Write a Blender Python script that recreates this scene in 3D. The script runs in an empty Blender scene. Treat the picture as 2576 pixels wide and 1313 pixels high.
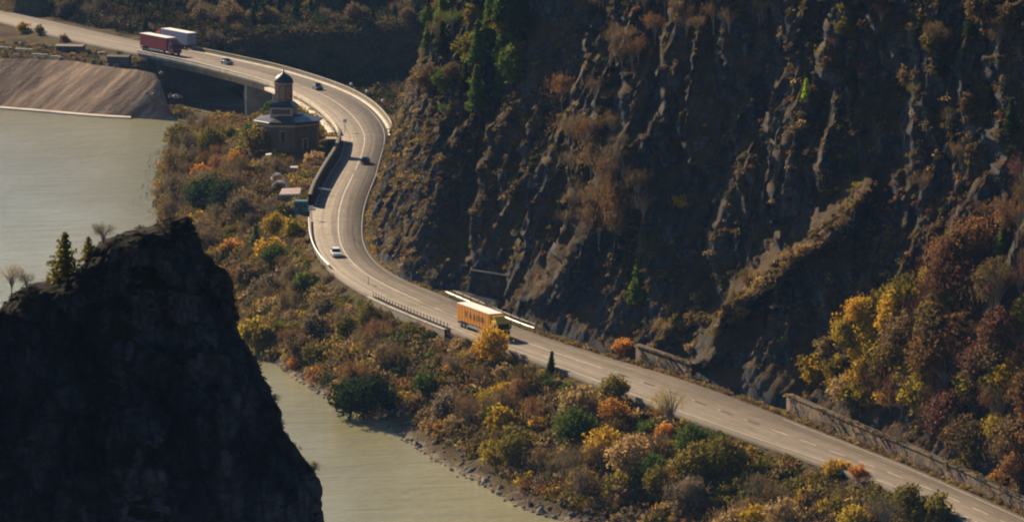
import bpy, bmesh, math, random
import numpy as np
from mathutils import Vector
R = math.radians
scene = bpy.context.scene
COL = scene.collection
random.seed(7); RNG = np.random.default_rng(7)

# ------------------------------------------------------------------ camera, world, sun, exposure
CAMH = 135.0
F = 12000.0                                   # focal length in units of a 2576 px wide picture
PITCH = math.atan(1851.5 / F)
cam_d = bpy.data.cameras.new('camera'); cam = bpy.data.objects.new('camera', cam_d); COL.objects.link(cam)
cam.location = (0, 0, CAMH); cam.rotation_euler = (math.pi / 2 - PITCH, 0, 0)
cam_d.sensor_width = 36; cam_d.lens = 36 * F / 2576; cam_d.clip_start = 1; cam_d.clip_end = 20000
scene.camera = cam

SUN_EL, SUN_AZ = R(27), R(34)                 # azimuth: to the left of the view axis (+Y)
sdir = Vector((-math.sin(SUN_AZ) * math.cos(SUN_EL), math.cos(SUN_AZ) * math.cos(SUN_EL), math.sin(SUN_EL)))
world = bpy.data.worlds.new("World"); scene.world = world; world.use_nodes = True
wn = world.node_tree.nodes; wn.clear()
wo = wn.new('ShaderNodeOutputWorld'); wb = wn.new('ShaderNodeBackground'); sk = wn.new('ShaderNodeTexSky')
sk.sky_type = 'NISHITA'; sk.sun_disc = False; sk.sun_elevation = SUN_EL; sk.sun_rotation = -SUN_AZ
sk.altitude = 500; sk.air_density = 1.0; sk.dust_density = 0.5; sk.ozone_density = 5.0
wb.inputs[1].default_value = 0.06
world.node_tree.links.new(sk.outputs[0], wb.inputs[0]); world.node_tree.links.new(wb.outputs[0], wo.inputs[0])
sl = bpy.data.lights.new('sun', 'SUN'); sl.energy = 4.8; sl.angle = R(0.5); sl.color = (1.0, 0.77, 0.5)
sun = bpy.data.objects.new('sun', sl); COL.objects.link(sun)
sun.rotation_euler = sdir.to_track_quat('Z', 'Y').to_euler(); sun.location = (-300, 900, 500)
vs = scene.view_settings
vs.view_transform = 'Standard'; vs.look = 'None'; vs.gamma = 1; vs.use_curve_mapping = False
vs.exposure = 1.05
scene.cycles.filter_width = 2.1
scene.render.resolution_x = 1024; scene.render.resolution_y = 521

# ------------------------------------------------------------------ picture point -> place
CP, SP = math.cos(PITCH), math.sin(PITCH)
def at(u, v, z=0.0):
    dx = u - 1288.0; dv = v - 656.5
    dy = F * CP - dv * SP; dz = -F * SP - dv * CP
    k = (z - CAMH) / dz
    return Vector((dx * k, dy * k, z))
def at_dist(u, v, Y):
    dx = u - 1288.0; dv = v - 656.5
    dy = F * CP - dv * SP; dz = -F * SP - dv * CP
    k = Y / dy
    return Vector((dx * k, Y, CAMH + dz * k))
def proj(x, y, z):
    zz = z - CAMH
    f = y * CP - zz * SP; up = y * SP + zz * CP
    return 1288 + F * x / f, 656.5 - F * up / f

# ------------------------------------------------------------------ noise
def _h(ix, iy, iz, s):
    n = (ix * 374761393 + iy * 668265263 + iz * 2147483647 + s * 1274126177) & 0xFFFFFFFF
    n = ((n ^ (n >> 13)) * 1274126177) & 0xFFFFFFFF
    n = (n ^ (n >> 16)) & 0xFFFFFFFF
    return n / 4294967295.0
def vnoise(x, y, z, s=0):
    x = np.asarray(x, float); y = np.asarray(y, float) + 0 * x; z = np.asarray(z, float) + 0 * x
    ix = np.floor(x).astype(np.int64); iy = np.floor(y).astype(np.int64); iz = np.floor(z).astype(np.int64)
    fx = x - ix; fy = y - iy; fz = z - iz
    fx = fx * fx * (3 - 2 * fx); fy = fy * fy * (3 - 2 * fy); fz = fz * fz * (3 - 2 * fz)
    r = 0
    for a in (0, 1):
        for b in (0, 1):
            for c in (0, 1):
                w = (fx if a else 1 - fx) * (fy if b else 1 - fy) * (fz if c else 1 - fz)
                r = r + w * _h(ix + a, iy + b, iz + c, s)
    return r * 2 - 1
def fbm(x, y, z, o=4, s=0, ridge=False):
    r = 0; a = 1.0; t = 0
    for i in range(o):
        n = vnoise(x * 2 ** i + 13.1 * i, y * 2 ** i, z * 2 ** i + 7.7 * i, s + i)
        if ridge: n = 1 - 2 * np.abs(n)
        r = r + a * n; t += a; a *= 0.5
    return r / t

def worley(x, y, s=0):
    """per-cell random value with a random tilt, for blocky rock faces"""
    ix = np.floor(x).astype(np.int64); iy = np.floor(y).astype(np.int64); best = np.full(x.shape, 1e9); val = np.zeros(x.shape)
    for a in (-1, 0, 1):
        for b in (-1, 0, 1):
            cx, cy = ix + a, iy + b; z = cx * 0
            px = cx + _h(cx, cy, z, s); py = cy + _h(cx, cy, z, s + 1); d = (x - px) ** 2 + (y - py) ** 2; m = d < best
            v = _h(cx, cy, z, s + 2) + (x - px) * (_h(cx, cy, z, s + 3) - .5) * 1.6 + (y - py) * (_h(cx, cy, z, s + 4) - .5) * 1.6
            best = np.where(m, d, best); val = np.where(m, v, val)
    return val
# ------------------------------------------------------------------ materials
def newmat(name):
    m = bpy.data.materials.new(name); m.use_nodes = True
    nt = m.node_tree; b = nt.nodes['Principled BSDF']
    b.inputs['Specular IOR Level'].default_value = 0.3
    return m, nt, b
def nd(nt, t, **kw):
    n = nt.nodes.new(t)
    for k, v in kw.items():
        if k in n.inputs: n.inputs[k].default_value = v
        else: setattr(n, k, v)
    return n
def ramp(nt, src, stops):
    r = nt.nodes.new('ShaderNodeValToRGB'); e = r.color_ramp.elements
    while len(e) > 1: e.remove(e[-1])
    e[0].position = stops[0][0]; e[0].color = (*stops[0][1], 1)
    for p, c in stops[1:]:
        x = e.new(p); x.color = (*c, 1)
    nt.links.new(src, r.inputs[0]); return r.outputs[0]
def mixc(nt, f, a, b, mode='MIX'):
    n = nt.nodes.new('ShaderNodeMix'); n.data_type = 'RGBA'; n.blend_type = mode
    for s, v in ((0, f), (6, a), (7, b)):
        if hasattr(v, 'links'): nt.links.new(v, n.inputs[s])
        elif s == 0: n.inputs[0].default_value = v
        else: n.inputs[s].default_value = (*v, 1)
    return n.outputs[2]
def wpos(nt, scale=(1, 1, 1), rot=(0, 0, 0)):
    g = nt.nodes.new('ShaderNodeNewGeometry'); m = nt.nodes.new('ShaderNodeMapping')
    m.inputs['Scale'].default_value = scale; m.inputs['Rotation'].default_value = rot
    nt.links.new(g.outputs['Position'], m.inputs[0]); return m.outputs[0]
def opos(nt, scale=(1, 1, 1)):
    g = nt.nodes.new('ShaderNodeTexCoord'); m = nt.nodes.new('ShaderNodeMapping')
    m.inputs['Scale'].default_value = scale
    nt.links.new(g.outputs['Object'], m.inputs[0]); return m.outputs[0]
def noise(nt, vec, s, d=4, r=0.55, dist=0.0):
    n = nd(nt, 'ShaderNodeTexNoise', Scale=s, Detail=d, Roughness=r, Distortion=dist)
    nt.links.new(vec, n.inputs['Vector']); return n.outputs[0]
def bump(nt, b, h, strength=0.5, dist=0.2):
    n = nd(nt, 'ShaderNodeBump', Strength=strength, Distance=dist)
    nt.links.new(h, n.inputs['Height']); nt.links.new(n.outputs[0], b.inputs['Normal'])

def plain(name, col, rough=0.6, metal=0.0, spec=0.3, var=0.12, scale=1.5):
    m, nt, b = newmat(name)
    n = noise(nt, opos(nt), scale, 5, 0.6)
    c = ramp(nt, n, [(0.3, tuple(x * (1 - var) for x in col)), (0.7, tuple(min(1, x * (1 + var)) for x in col))])
    nt.links.new(c, b.inputs['Base Color']); b.inputs['Roughness'].default_value = rough
    b.inputs['Metallic'].default_value = metal; b.inputs['Specular IOR Level'].default_value = spec
    return m
def rock_mat(name, dark, mid, light, grass, gamt=0.5, rotz=(0, 0.35, 0)):
    m, nt, b = newmat(name)
    p = wpos(nt, (0.3, 0.3, 0.055), rotz); p2 = wpos(nt)
    a = noise(nt, p, 1.0, 8, 0.62, 0.6)
    c = ramp(nt, a, [(0.30, dark), (0.48, mid), (0.60, light), (0.72, mid)])
    f = noise(nt, p2, 1.3, 8, 0.78)
    c = mixc(nt, 0.9, c, ramp(nt, f, [(0.36, (0.3,) * 3), (0.5, (0.8,) * 3), (0.64, (1.5,) * 3)]), 'MULTIPLY')
    vo = nd(nt, 'ShaderNodeTexVoronoi', Scale=1.0); vo.feature = 'DISTANCE_TO_EDGE'; nt.links.new(wpos(nt, (0.7, 0.5, 0.4), (0.2, 0.7, 0.3)), vo.inputs['Vector'])
    c = mixc(nt, 0.6, c, ramp(nt, vo.outputs['Distance'], [(0.02, (0.3,) * 3), (0.12, (1, 1, 1))]), 'MULTIPLY')
    g = nt.nodes.new('ShaderNodeNewGeometry'); s = nt.nodes.new('ShaderNodeSeparateXYZ')
    nt.links.new(g.outputs['Normal'], s.inputs[0])
    gn = noise(nt, p2, 0.12, 6, 0.65)
    ad = nd(nt, 'ShaderNodeMath', operation='ADD'); nt.links.new(s.outputs[2], ad.inputs[0]); nt.links.new(gn, ad.inputs[1])
    fac = ramp(nt, ad.outputs[0], [(1.12 - gamt, (0, 0, 0)), (1.32 - gamt, (1, 1, 1))])
    gc = ramp(nt, noise(nt, p2, 0.35, 6, 0.7), [(0.35, tuple(x * 0.55 for x in grass)), (0.5, grass), (0.68, (grass[0] * 1.5, grass[1] * 1.25, grass[2]))])
    c = mixc(nt, fac, c, gc)
    nt.links.new(c, b.inputs['Base Color']); b.inputs['Roughness'].default_value = 0.95
    b.inputs['Specular IOR Level'].default_value = 0.1
    bump(nt, b, noise(nt, wpos(nt, (1, 1, 0.45), rotz), 0.9, 8, 0.7, 0.3), 0.9, 0.8)
    return m
M = {}
M['cliff'] = rock_mat('cliff_rock', (0.014, 0.022, 0.034), (0.042, 0.053, 0.068), (0.09, 0.093, 0.095), (0.06, 0.042, 0.02), 0.36)
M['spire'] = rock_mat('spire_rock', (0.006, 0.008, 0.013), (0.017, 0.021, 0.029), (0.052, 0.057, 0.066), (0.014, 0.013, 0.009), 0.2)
M['boulder'] = rock_mat('boulder_rock', (0.08, 0.075, 0.07), (0.2, 0.18, 0.15), (0.38, 0.34, 0.28), (0.16, 0.12, 0.07), 0.0)
def ground_mat():
    m, nt, b = newmat('bank_ground'); p = wpos(nt)
    c = ramp(nt, noise(nt, p, 0.11, 6, 0.65), [(0.3, (0.04, 0.03, 0.02)), (0.45, (0.09, 0.062, 0.036)), (0.55, (0.085, 0.075, 0.03)), (0.7, (0.15, 0.09, 0.04))])
    c = mixc(nt, 0.6, c, ramp(nt, noise(nt, p, 1.4, 6, 0.75), [(0.35, (0.4,) * 3), (0.65, (1.5,) * 3)]), 'MULTIPLY')
    s = nt.nodes.new('ShaderNodeSeparateXYZ'); nt.links.new(nt.nodes.new('ShaderNodeNewGeometry').outputs['Position'], s.inputs[0])
    ad = nd(nt, 'ShaderNodeMath', operation='MULTIPLY_ADD'); nt.links.new(noise(nt, p, 0.3, 4), ad.inputs[0]); ad.inputs[1].default_value = 3.0
    nt.links.new(s.outputs[2], ad.inputs[2])
    mr = nd(nt, 'ShaderNodeMapRange'); nt.links.new(ad.outputs[0], mr.inputs[0])
    mr.inputs[1].default_value = -10.6; mr.inputs[2].default_value = -9.6
    st = ramp(nt, noise(nt, p, 1.1, 5, 0.75), [(0.38, (0.07, 0.055, 0.04)), (0.5, (0.2, 0.165, 0.12)), (0.62, (0.36, 0.31, 0.25))])
    c = mixc(nt, mr.outputs[0], st, c)
    nt.links.new(c, b.inputs['Base Color']); b.inputs['Roughness'].default_value = 1.0; b.inputs['Specular IOR Level'].default_value = 0.05
    bump(nt, b, noise(nt, p, 0.8, 8, 0.75), 1.0, 0.7); return m
M['ground'] = ground_mat()
def water_mat():
    m, nt, b = newmat('lake_water')
    c = ramp(nt, noise(nt, wpos(nt, (0.02, 0.006, 1)), 1, 3), [(0.3, (0.235, 0.225, 0.118)), (0.7, (0.32, 0.31, 0.18))])
    nt.links.new(c, b.inputs['Base Color']); b.inputs['Roughness'].default_value = 0.16; b.inputs['IOR'].default_value = 1.33
    b.inputs['Specular IOR Level'].default_value = 0.5
    w1 = noise(nt, wpos(nt, (0.3, 0.9, 1), (0, 0, 0.1)), 1.0, 5, 0.65, 0.15)
    w2 = noise(nt, wpos(nt, (0.05, 0.02, 1)), 1.0, 4, 0.5)
    mu = nd(nt, 'ShaderNodeMath', operation='MULTIPLY'); nt.links.new(w1, mu.inputs[0]); nt.links.new(w2, mu.inputs[1])
    w3 = noise(nt, wpos(nt, (0.06, 0.22, 1), (0, 0, 0.08)), 1.0, 3, 0.5, 0.2); ad = nd(nt, 'ShaderNodeMath', operation='ADD'); nt.links.new(mu.outputs[0], ad.inputs[0]); nt.links.new(w3, ad.inputs[1])
    bump(nt, b, ad.outputs[0], 1.0, 0.8); return m
M['water'] = water_mat()
def uvn(nt, sc):
    u = nt.nodes.new('ShaderNodeUVMap'); mp = nt.nodes.new('ShaderNodeMapping'); mp.inputs['Scale'].default_value = sc
    nt.links.new(u.outputs[0], mp.inputs[0]); return mp.outputs[0]
def road_mat():
    m, nt, b = newmat('worn_asphalt')
    c = ramp(nt, noise(nt, uvn(nt, (16, 0.012, 1)), 1, 4, 0.6), [(0.3, (0.09, 0.072, 0.054)), (0.5, (0.165, 0.135, 0.104)), (0.7, (0.25, 0.21, 0.162))])
    c = mixc(nt, 0.7, c, ramp(nt, noise(nt, uvn(nt, (10, 0.25, 1)), 1, 6, 0.7), [(0.35, (0.6,) * 3), (0.65, (1.2,) * 3)]), 'MULTIPLY')
    c = mixc(nt, 0.6, c, ramp(nt, noise(nt, wpos(nt), 0.05, 3, 0.5), [(0.4, (0.85, 0.82, 0.8)), (0.6, (1.08,) * 3)]), 'MULTIPLY')
    nt.links.new(c, b.inputs['Base Color']); b.inputs['Roughness'].default_value = 0.85
    bump(nt, b, noise(nt, wpos(nt), 8, 4), 0.2, 0.03); return m
M['road'] = road_mat()
M['tar'] = plain('tar_joint', (0.07, 0.06, 0.05), 0.9)
M['line'] = plain('worn_white_line', (0.46, 0.42, 0.34), 0.7, var=0.35, scale=0.5)
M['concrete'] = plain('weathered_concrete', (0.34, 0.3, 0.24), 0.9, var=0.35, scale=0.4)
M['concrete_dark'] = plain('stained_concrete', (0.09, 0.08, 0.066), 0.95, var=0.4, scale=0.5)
M['pale_concrete'] = plain('pale_concrete', (0.5, 0.44, 0.35), 0.9, var=0.25, scale=0.3)
def emb_mat():
    m, nt, b = newmat('slabbed_slope')
    v = uvn(nt, (0.09, 0.35, 1))
    mp = nt.nodes.new('ShaderNodeMapping'); mp.inputs['Rotation'].default_value = (0, 0, 0); nt.links.new(v, mp.inputs[0])
    c = ramp(nt, noise(nt, mp.outputs[0], 1.6, 5, 0.6), [(0.34, (0.085, 0.052, 0.034)), (0.48, (0.15, 0.098, 0.063)), (0.6, (0.29, 0.2, 0.13))])
    c = mixc(nt, 0.5, c, ramp(nt, noise(nt, wpos(nt), 0.9, 6, 0.7), [(0.35, (0.6,) * 3), (0.65, (1.25,) * 3)]), 'MULTIPLY')
    nt.links.new(c, b.inputs['Base Color']); b.inputs['Roughness'].default_value = 0.95
    bump(nt, b, noise(nt, wpos(nt), 1.0, 6), 0.5, 0.3); return m
M['embank'] = emb_mat()
def stone_wall_mat():
    m, nt, b = newmat('masonry_wall'); p = wpos(nt, (1, 1, 1))
    v = nd(nt, 'ShaderNodeTexVoronoi', Scale=1.3); nt.links.new(p, v.inputs['Vector'])
    c = ramp(nt, noise(nt, wpos(nt, (.5, .5, .25)), 1.0, 6, 0.65), [(0.35, (0.02, 0.015, 0.01)), (0.5, (0.06, 0.042, 0.026)), (0.65, (0.15, 0.1, 0.055))])
    c = mixc(nt, 0.35, c, v.outputs['Color'], 'MULTIPLY')
    nt.links.new(c, b.inputs['Base Color']); b.inputs['Roughness'].default_value = 0.95
    bump(nt, b, v.outputs['Distance'], 0.6, 0.15); return m
M['masonry'] = stone_wall_mat()

def leaf_mat(name, col, trans=0.48, var=0.35):
    m, nt, b = newmat(name)
    nt.nodes.remove(b); out = nt.nodes['Material Output']
    oi = nt.nodes.new('ShaderNodeObjectInfo')
    n = noise(nt, opos(nt), 0.9, 3, 0.6)
    c = ramp(nt, n, [(0.35, tuple(x * (1 - var) for x in col)), (0.65, tuple(x * (1 + var) for x in col))])
    hs = nt.nodes.new('ShaderNodeHueSaturation'); nt.links.new(c, hs.inputs['Color'])
    mr = nd(nt, 'ShaderNodeMapRange'); nt.links.new(oi.outputs['Random'], mr.inputs[0]); mr.inputs[3].default_value = 0.499; mr.inputs[4].default_value = 0.515
    nt.links.new(mr.outputs[0], hs.inputs['Hue'])
    mv = nd(nt, 'ShaderNodeMapRange'); nt.links.new(oi.outputs['Random'], mv.inputs[0]); mv.inputs[3].default_value = 1.25; mv.inputs[4].default_value = 0.75
    nt.links.new(mv.outputs[0], hs.inputs['Value'])
    d = nt.nodes.new('ShaderNodeBsdfDiffuse'); t = nt.nodes.new('ShaderNodeBsdfTranslucent'); mx = nt.nodes.new('ShaderNodeMixShader')
    nt.links.new(hs.outputs[0], d.inputs[0]); nt.links.new(hs.outputs[0], t.inputs[0]); mx.inputs[0].default_value = trans
    nt.links.new(d.outputs[0], mx.inputs[1]); nt.links.new(t.outputs[0], mx.inputs[2]); nt.links.new(mx.outputs[0], out.inputs[0])
    return m
LEAF = {'brown': (0.135, 0.092, 0.046), 'grey': (0.14, 0.108, 0.07), 'olive': (0.15, 0.122, 0.028), 'yellow': (0.34, 0.24, 0.035), 'gold': (0.42, 0.25, 0.03), 'orange': (0.42, 0.19, 0.045), 'rust': (0.17, 0.088, 0.04), 'green': (0.075, 0.11, 0.022), 'dark': (0.03, 0.048, 0.018), 'wine': (0.115, 0.055, 0.04), 'lit_green': (0.085, 0.125, 0.028), 'lime': (0.3, 0.4, 0.03), 'tan': (0.32, 0.22, 0.1)}  # cliff-top conifers get a lightened green so they look sunlit in shade
for k, c in LEAF.items(): M['l_' + k] = leaf_mat('leaf_' + k, c)
def vcol_leaf():
    m, nt, b = newmat('mixed_scrub'); nt.nodes.remove(b); out = nt.nodes['Material Output']
    a = nt.nodes.new('ShaderNodeAttribute'); a.attribute_name = 'tone'
    d = nt.nodes.new('ShaderNodeBsdfDiffuse'); t = nt.nodes.new('ShaderNodeBsdfTranslucent'); mx = nt.nodes.new('ShaderNodeMixShader')
    nt.links.new(a.outputs[0], d.inputs[0]); nt.links.new(a.outputs[0], t.inputs[0]); mx.inputs[0].default_value = 0.42
    nt.links.new(d.outputs[0], mx.inputs[1]); nt.links.new(t.outputs[0], mx.inputs[2]); nt.links.new(mx.outputs[0], out.inputs[0])
    return m
M['scrub'] = vcol_leaf()
M['bark'] = plain('bark', (0.09, 0.07, 0.055), 0.95, var=0.4)
M['pale_bark'] = plain('pale_bark', (0.2, 0.165, 0.13), 0.95, var=0.4)
M['white_metal'] = plain('galvanised_rail', (0.72, 0.69, 0.62), 0.45, 0.2, var=0.1)
M['rust_metal'] = plain('weathered_steel', (0.2, 0.15, 0.11), 0.6, 0.3)
M['white_paint'] = plain('white_paint', (0.85, 0.82, 0.76), 0.5, var=0.05)
M['yellow_paint'] = plain('orange_yellow_paint', (0.78, 0.3, 0.03), 0.5, var=0.12)
M['cab_yellow'] = plain('yellow_paint', (0.72, 0.42, 0.03), 0.35, spec=0.5, var=0.05)
M['brown_paint'] = plain('brown_lettering', (0.13, 0.06, 0.02), 0.6)
M['red_paint'] = plain('dull_red_tarpaulin', (0.42, 0.05, 0.045), 0.5, var=0.15)
M['wine_paint'] = plain('wine_red_paint', (0.17, 0.03, 0.045), 0.35, spec=0.5)
M['grey_door'] = plain('grey_door_panel', (0.32, 0.31, 0.36), 0.5)
M['glass'] = plain('dark_glass', (0.015, 0.018, 0.022), 0.12, spec=0.6, var=0.05)
M['tyre'] = plain('tyre_rubber', (0.02, 0.02, 0.02), 0.9)
M['rim'] = plain('wheel_rim', (0.4, 0.4, 0.4), 0.4, 0.6)
M['chassis'] = plain('dark_chassis', (0.03, 0.03, 0.032), 0.7)
M['lamp'] = plain('lamp_glass', (0.7, 0.68, 0.6), 0.2, spec=0.6)
M['tail'] = plain('red_lamp_glass', (0.4, 0.02, 0.02), 0.3)
M['car_dark'] = plain('dark_car_paint', (0.02, 0.022, 0.028), 0.25, spec=0.6, var=0.05)
M['car_green'] = plain('grey_green_car_paint', (0.09, 0.11, 0.1), 0.25, spec=0.6, var=0.05)
M['car_blue'] = plain('slate_car_paint', (0.08, 0.08, 0.11), 0.25, spec=0.6, var=0.05)
M['car_white'] = plain('white_car_paint', (0.8, 0.77, 0.7), 0.3, spec=0.6, var=0.04)
M['chapel_wall'] = plain('brown_plaster', (0.15, 0.09, 0.06), 0.9, var=0.25, scale=0.6)
M['chapel_trim'] = plain('cream_plaster', (0.5, 0.4, 0.27), 0.9)
M['chapel_tower'] = plain('red_brown_brick', (0.25, 0.13, 0.085), 0.9, var=0.25)
M['roof'] = plain('blue_grey_metal_roof', (0.028, 0.036, 0.052), 0.42, 0.1, var=0.2, scale=0.6)
M['dome'] = plain('dark_blue_metal', (0.02, 0.028, 0.05), 0.5, 0.2, spec=0.4)
M['teal'] = plain('teal_sheet', (0.02, 0.16, 0.19), 0.55)
M['pink'] = plain('pale_pink_tarpaulin', (0.55, 0.4, 0.36), 0.7)
M['gold'] = plain('gilt_cross', (0.5, 0.4, 0.2), 0.4, 0.6)
M['red_sign'] = plain('red_sign_face', (0.5, 0.06, 0.04), 0.5)

# ------------------------------------------------------------------ mesh helpers
def tag(o, label=None, cat=None, group=None, kind=None):
    for k, v in (('label', label), ('category', cat), ('group', group), ('kind', kind)):
        if v: o[k] = v
    return o
def empty(name, loc=(0, 0, 0), rz=0.0):
    o = bpy.data.objects.new(name, None); COL.objects.link(o); o.location = loc; o.rotation_euler = (0, 0, rz); o.empty_display_size = 0.3
    return o
def npmesh(name, verts, faces, mat, parent=None, smooth=False, uv=None, tone=None):
    """verts (n,3); faces (m,4) int array; optional per-vertex uv, per-vertex tone"""
    me = bpy.data.meshes.new(name); verts = np.asarray(verts, np.float32); faces = np.asarray(faces, np.int32)
    k = faces.shape[1]
    me.vertices.add(len(verts)); me.vertices.foreach_set('co', verts.ravel())
    me.loops.add(faces.size); me.loops.foreach_set('vertex_index', faces.ravel())
    me.polygons.add(len(faces)); me.polygons.foreach_set('loop_start', np.arange(0, faces.size, k, dtype=np.int32))
    me.polygons.foreach_set('loop_total', np.full(len(faces), k, np.int32))
    if smooth: me.polygons.foreach_set('use_smooth', np.ones(len(faces), bool))
    me.update(calc_edges=True)
    if uv is not None:
        l = me.uv_layers.new(name='UVMap'); l.data.foreach_set('uv', np.asarray(uv, np.float32)[faces.ravel()].ravel())
    if tone is not None:
        a = me.color_attributes.new('tone', 'FLOAT_COLOR', 'POINT')
        a.data.foreach_set('color', np.c_[tone, np.ones(len(tone))].astype(np.float32).ravel())
    me.materials.append(mat)
    o = bpy.data.objects.new(name, me); COL.objects.link(o)
    if parent: o.parent = parent
    return o
class MB:
    def __init__(s): s.v = []; s.f = []
    def add(s, vs_, fs): n = len(s.v); s.v += [tuple(p) for p in vs_]; s.f += [tuple(i + n for i in f) for f in fs]; return s
    def box(s, x0, x1, y0, y1, z0, z1, b=0.0, top=None):
        """box; top=(dx0,dx1,dy0,dy1) insets of the upper face"""
        t = top or (0, 0, 0, 0)
        s.add([(x0, y0, z0), (x1, y0, z0), (x1, y1, z0), (x0, y1, z0),
               (x0 + t[0], y0 + t[2], z1), (x1 - t[1], y0 + t[2], z1), (x1 - t[1], y1 - t[3], z1), (x0 + t[0], y1 - t[3], z1)],
              [(0, 3, 2, 1), (4, 5, 6, 7), (0, 1, 5, 4), (1, 2, 6, 5), (2, 3, 7, 6), (3, 0, 4, 7)]); return s
    def prism_x(s, poly, x0, x1, inset=0.0):
        """side profile poly (y,z), extruded along x"""
        n = len(poly); s.add([(x0, a, b) for a, b in poly] + [(x1, a, b) for a, b in poly],
                             [tuple(range(n)), tuple(range(2 * n - 1, n - 1, -1))] + [(i, i + n, (i + 1) % n + n, (i + 1) % n) for i in range(n)]); return s
    def lathe(s, prof, n=12, cx=0, cy=0, rot=0.0, axis='z', cap=True):
        vs_ = []
        for r, h in prof:
            for i in range(n):
                a = rot + 2 * math.pi * i / n; c, d = r * math.cos(a), r * math.sin(a)
                vs_.append((cx + c, cy + d, h) if axis == 'z' else (h, cx + c, cy + d))
        fs = [(j * n + i, j * n + (i + 1) % n, (j + 1) * n + (i + 1) % n, (j + 1) * n + i) for j in range(len(prof) - 1) for i in range(n)]
        if cap: fs += [tuple(range(n - 1, -1, -1)), tuple((len(prof) - 1) * n + i for i in range(n))]
        return s.add(vs_, fs)
    def tube(s, pts, rad, n=5):
        pts = [Vector(p) for p in pts]; rad = rad if hasattr(rad, '__len__') else [rad] * len(pts); vs_ = []
        for i, p in enumerate(pts):
            d = (pts[min(i + 1, len(pts) - 1)] - pts[max(i - 1, 0)]).normalized()
            a = d.orthogonal().normalized() if abs(d.z) > 0.9 else d.cross(Vector((0, 0, 1))).normalized(); b = d.cross(a)
            for k in range(n):
                t = 2 * math.pi * k / n; vs_.append(p + (a * math.cos(t) + b * math.sin(t)) * rad[i])
        fs = [(j * n + i, j * n + (i + 1) % n, (j + 1) * n + (i + 1) % n, (j + 1) * n + i) for j in range(len(pts) - 1) for i in range(n)]
        fs += [tuple(range(n - 1, -1, -1)), tuple((len(pts) - 1) * n + i for i in range(n))]
        return s.add(vs_, fs)
    def build(s, name, mat, parent=None, smooth=False, bevel=0.0):
        me = bpy.data.meshes.new(name); me.from_pydata(s.v, [], s.f); me.update()
        bm = bmesh.new(); bm.from_mesh(me)
        if bevel: bmesh.ops.bevel(bm, geom=bm.edges[:], offset=bevel, segments=2, affect='EDGES', profile=0.6)
        bmesh.ops.recalc_face_normals(bm, faces=bm.faces); bm.to_mesh(me); bm.free()
        if smooth: me.polygons.foreach_set('use_smooth', np.ones(len(me.polygons), bool))
        me.materials.append(mat); o = bpy.data.objects.new(name, me); COL.objects.link(o)
        if parent: o.parent = parent
        return o
def copy_tree(o, parent=None):
    c = o.copy(); COL.objects.link(c); c.parent = parent
    for ch in list(o.children): copy_tree(ch, c)
    return c

# polylines
def resample(P, step):
    P = np.asarray(P, float); d = np.r_[0, np.cumsum(np.linalg.norm(np.diff(P[:, :2], axis=0), axis=1))]
    s = np.arange(0, d[-1], step); return np.c_[np.interp(s, d, P[:, 0]), np.interp(s, d, P[:, 1])]
def smooth_line(P, k):
    P = P.copy()
    for _ in range(k): P[1:-1] = 0.25 * P[:-2] + 0.5 * P[1:-1] + 0.25 * P[2:]
    return P
def pdist(X, Y, P):
    """distance, signed side (+ = right of travel direction), arc length of nearest point"""
    best = np.full(X.shape, 1e9); side = np.zeros(X.shape); arc = np.zeros(X.shape)
    L = np.r_[0, np.cumsum(np.linalg.norm(np.diff(P, axis=0), axis=1))]
    for i in range(len(P) - 1):
        ax, ay = P[i]; bx, by = P[i + 1]; dx, dy = bx - ax, by - ay; ll = dx * dx + dy * dy + 1e-9
        t = np.clip(((X - ax) * dx + (Y - ay) * dy) / ll, 0, 1); d = np.hypot(X - ax - t * dx, Y - ay - t * dy)
        m = d < best; best = np.where(m, d, best)
        side = np.where(m, np.sign((X - ax) * dy - (Y - ay) * dx), side); arc = np.where(m, L[i] + t * math.sqrt(ll), arc)
    return best, side, arc
def inpoly(X, Y, P):
    r = np.zeros(X.shape, bool); n = len(P)
    for i in range(n):
        x1, y1 = P[i]; x2, y2 = P[(i + 1) % n]
        c = ((y1 > Y) != (y2 > Y)) & (X < (x2 - x1) * (Y - y1) / (y2 - y1 + 1e-12) + x1); r ^= c
    return r
def W2(pts, z=0.0): return np.array([at(u, v, z)[:2] for u, v in pts])

# ------------------------------------------------------------------ road line
farE = W2([(-150, -8), (0, 27), (134, 56), (268, 87), (349, 105), (510, 136), (692, 175), (810, 211), (882, 240), (930, 272), (962, 308), (974, 336), (972, 362), (960, 400),
           (950, 445), (932, 484), (918, 530), (914, 592), (922, 625), (939, 653), (975, 685), (1015, 706), (1087, 735), (1145, 758), (1230, 797), (1328, 838), (1403, 858),
           (1510, 897), (1663, 938), (1800, 985), (1924, 1033), (2106, 1104), (2297, 1178), (2577, 1303), (2900, 1450)])
nearE = W2([(-150, 10), (0, 50), (134, 88), (268, 118), (349, 134), (457, 154), (564, 180), (692, 215), (744, 238), (796, 268), (839, 305), (866, 345), (858, 390), (825, 440),
            (792, 500), (784, 549), (788, 606), (806, 645), (840, 682), (885, 713), (943, 745), (1030, 784), (1087, 806), (1145, 830), (1202, 851), (1317, 890), (1432, 933), (1518, 966),
            (1633, 1010), (1758, 1054), (1924, 1112), (2090, 1167), (2214, 1212), (2338, 1258), (2462, 1318), (2800, 1480)])
fr, nr = resample(farE, 2.0), resample(nearE, 2.0)
fr, nr = smooth_line(fr, 12), smooth_line(nr, 12)
mid, wid = [], []
for p in nr:
    d = np.linalg.norm(fr - p, axis=1); q = fr[np.argmin(d)]; mid.append((p + q) / 2); wid.append(d.min())
mid = np.array(mid); wid = np.array(wid)
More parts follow.
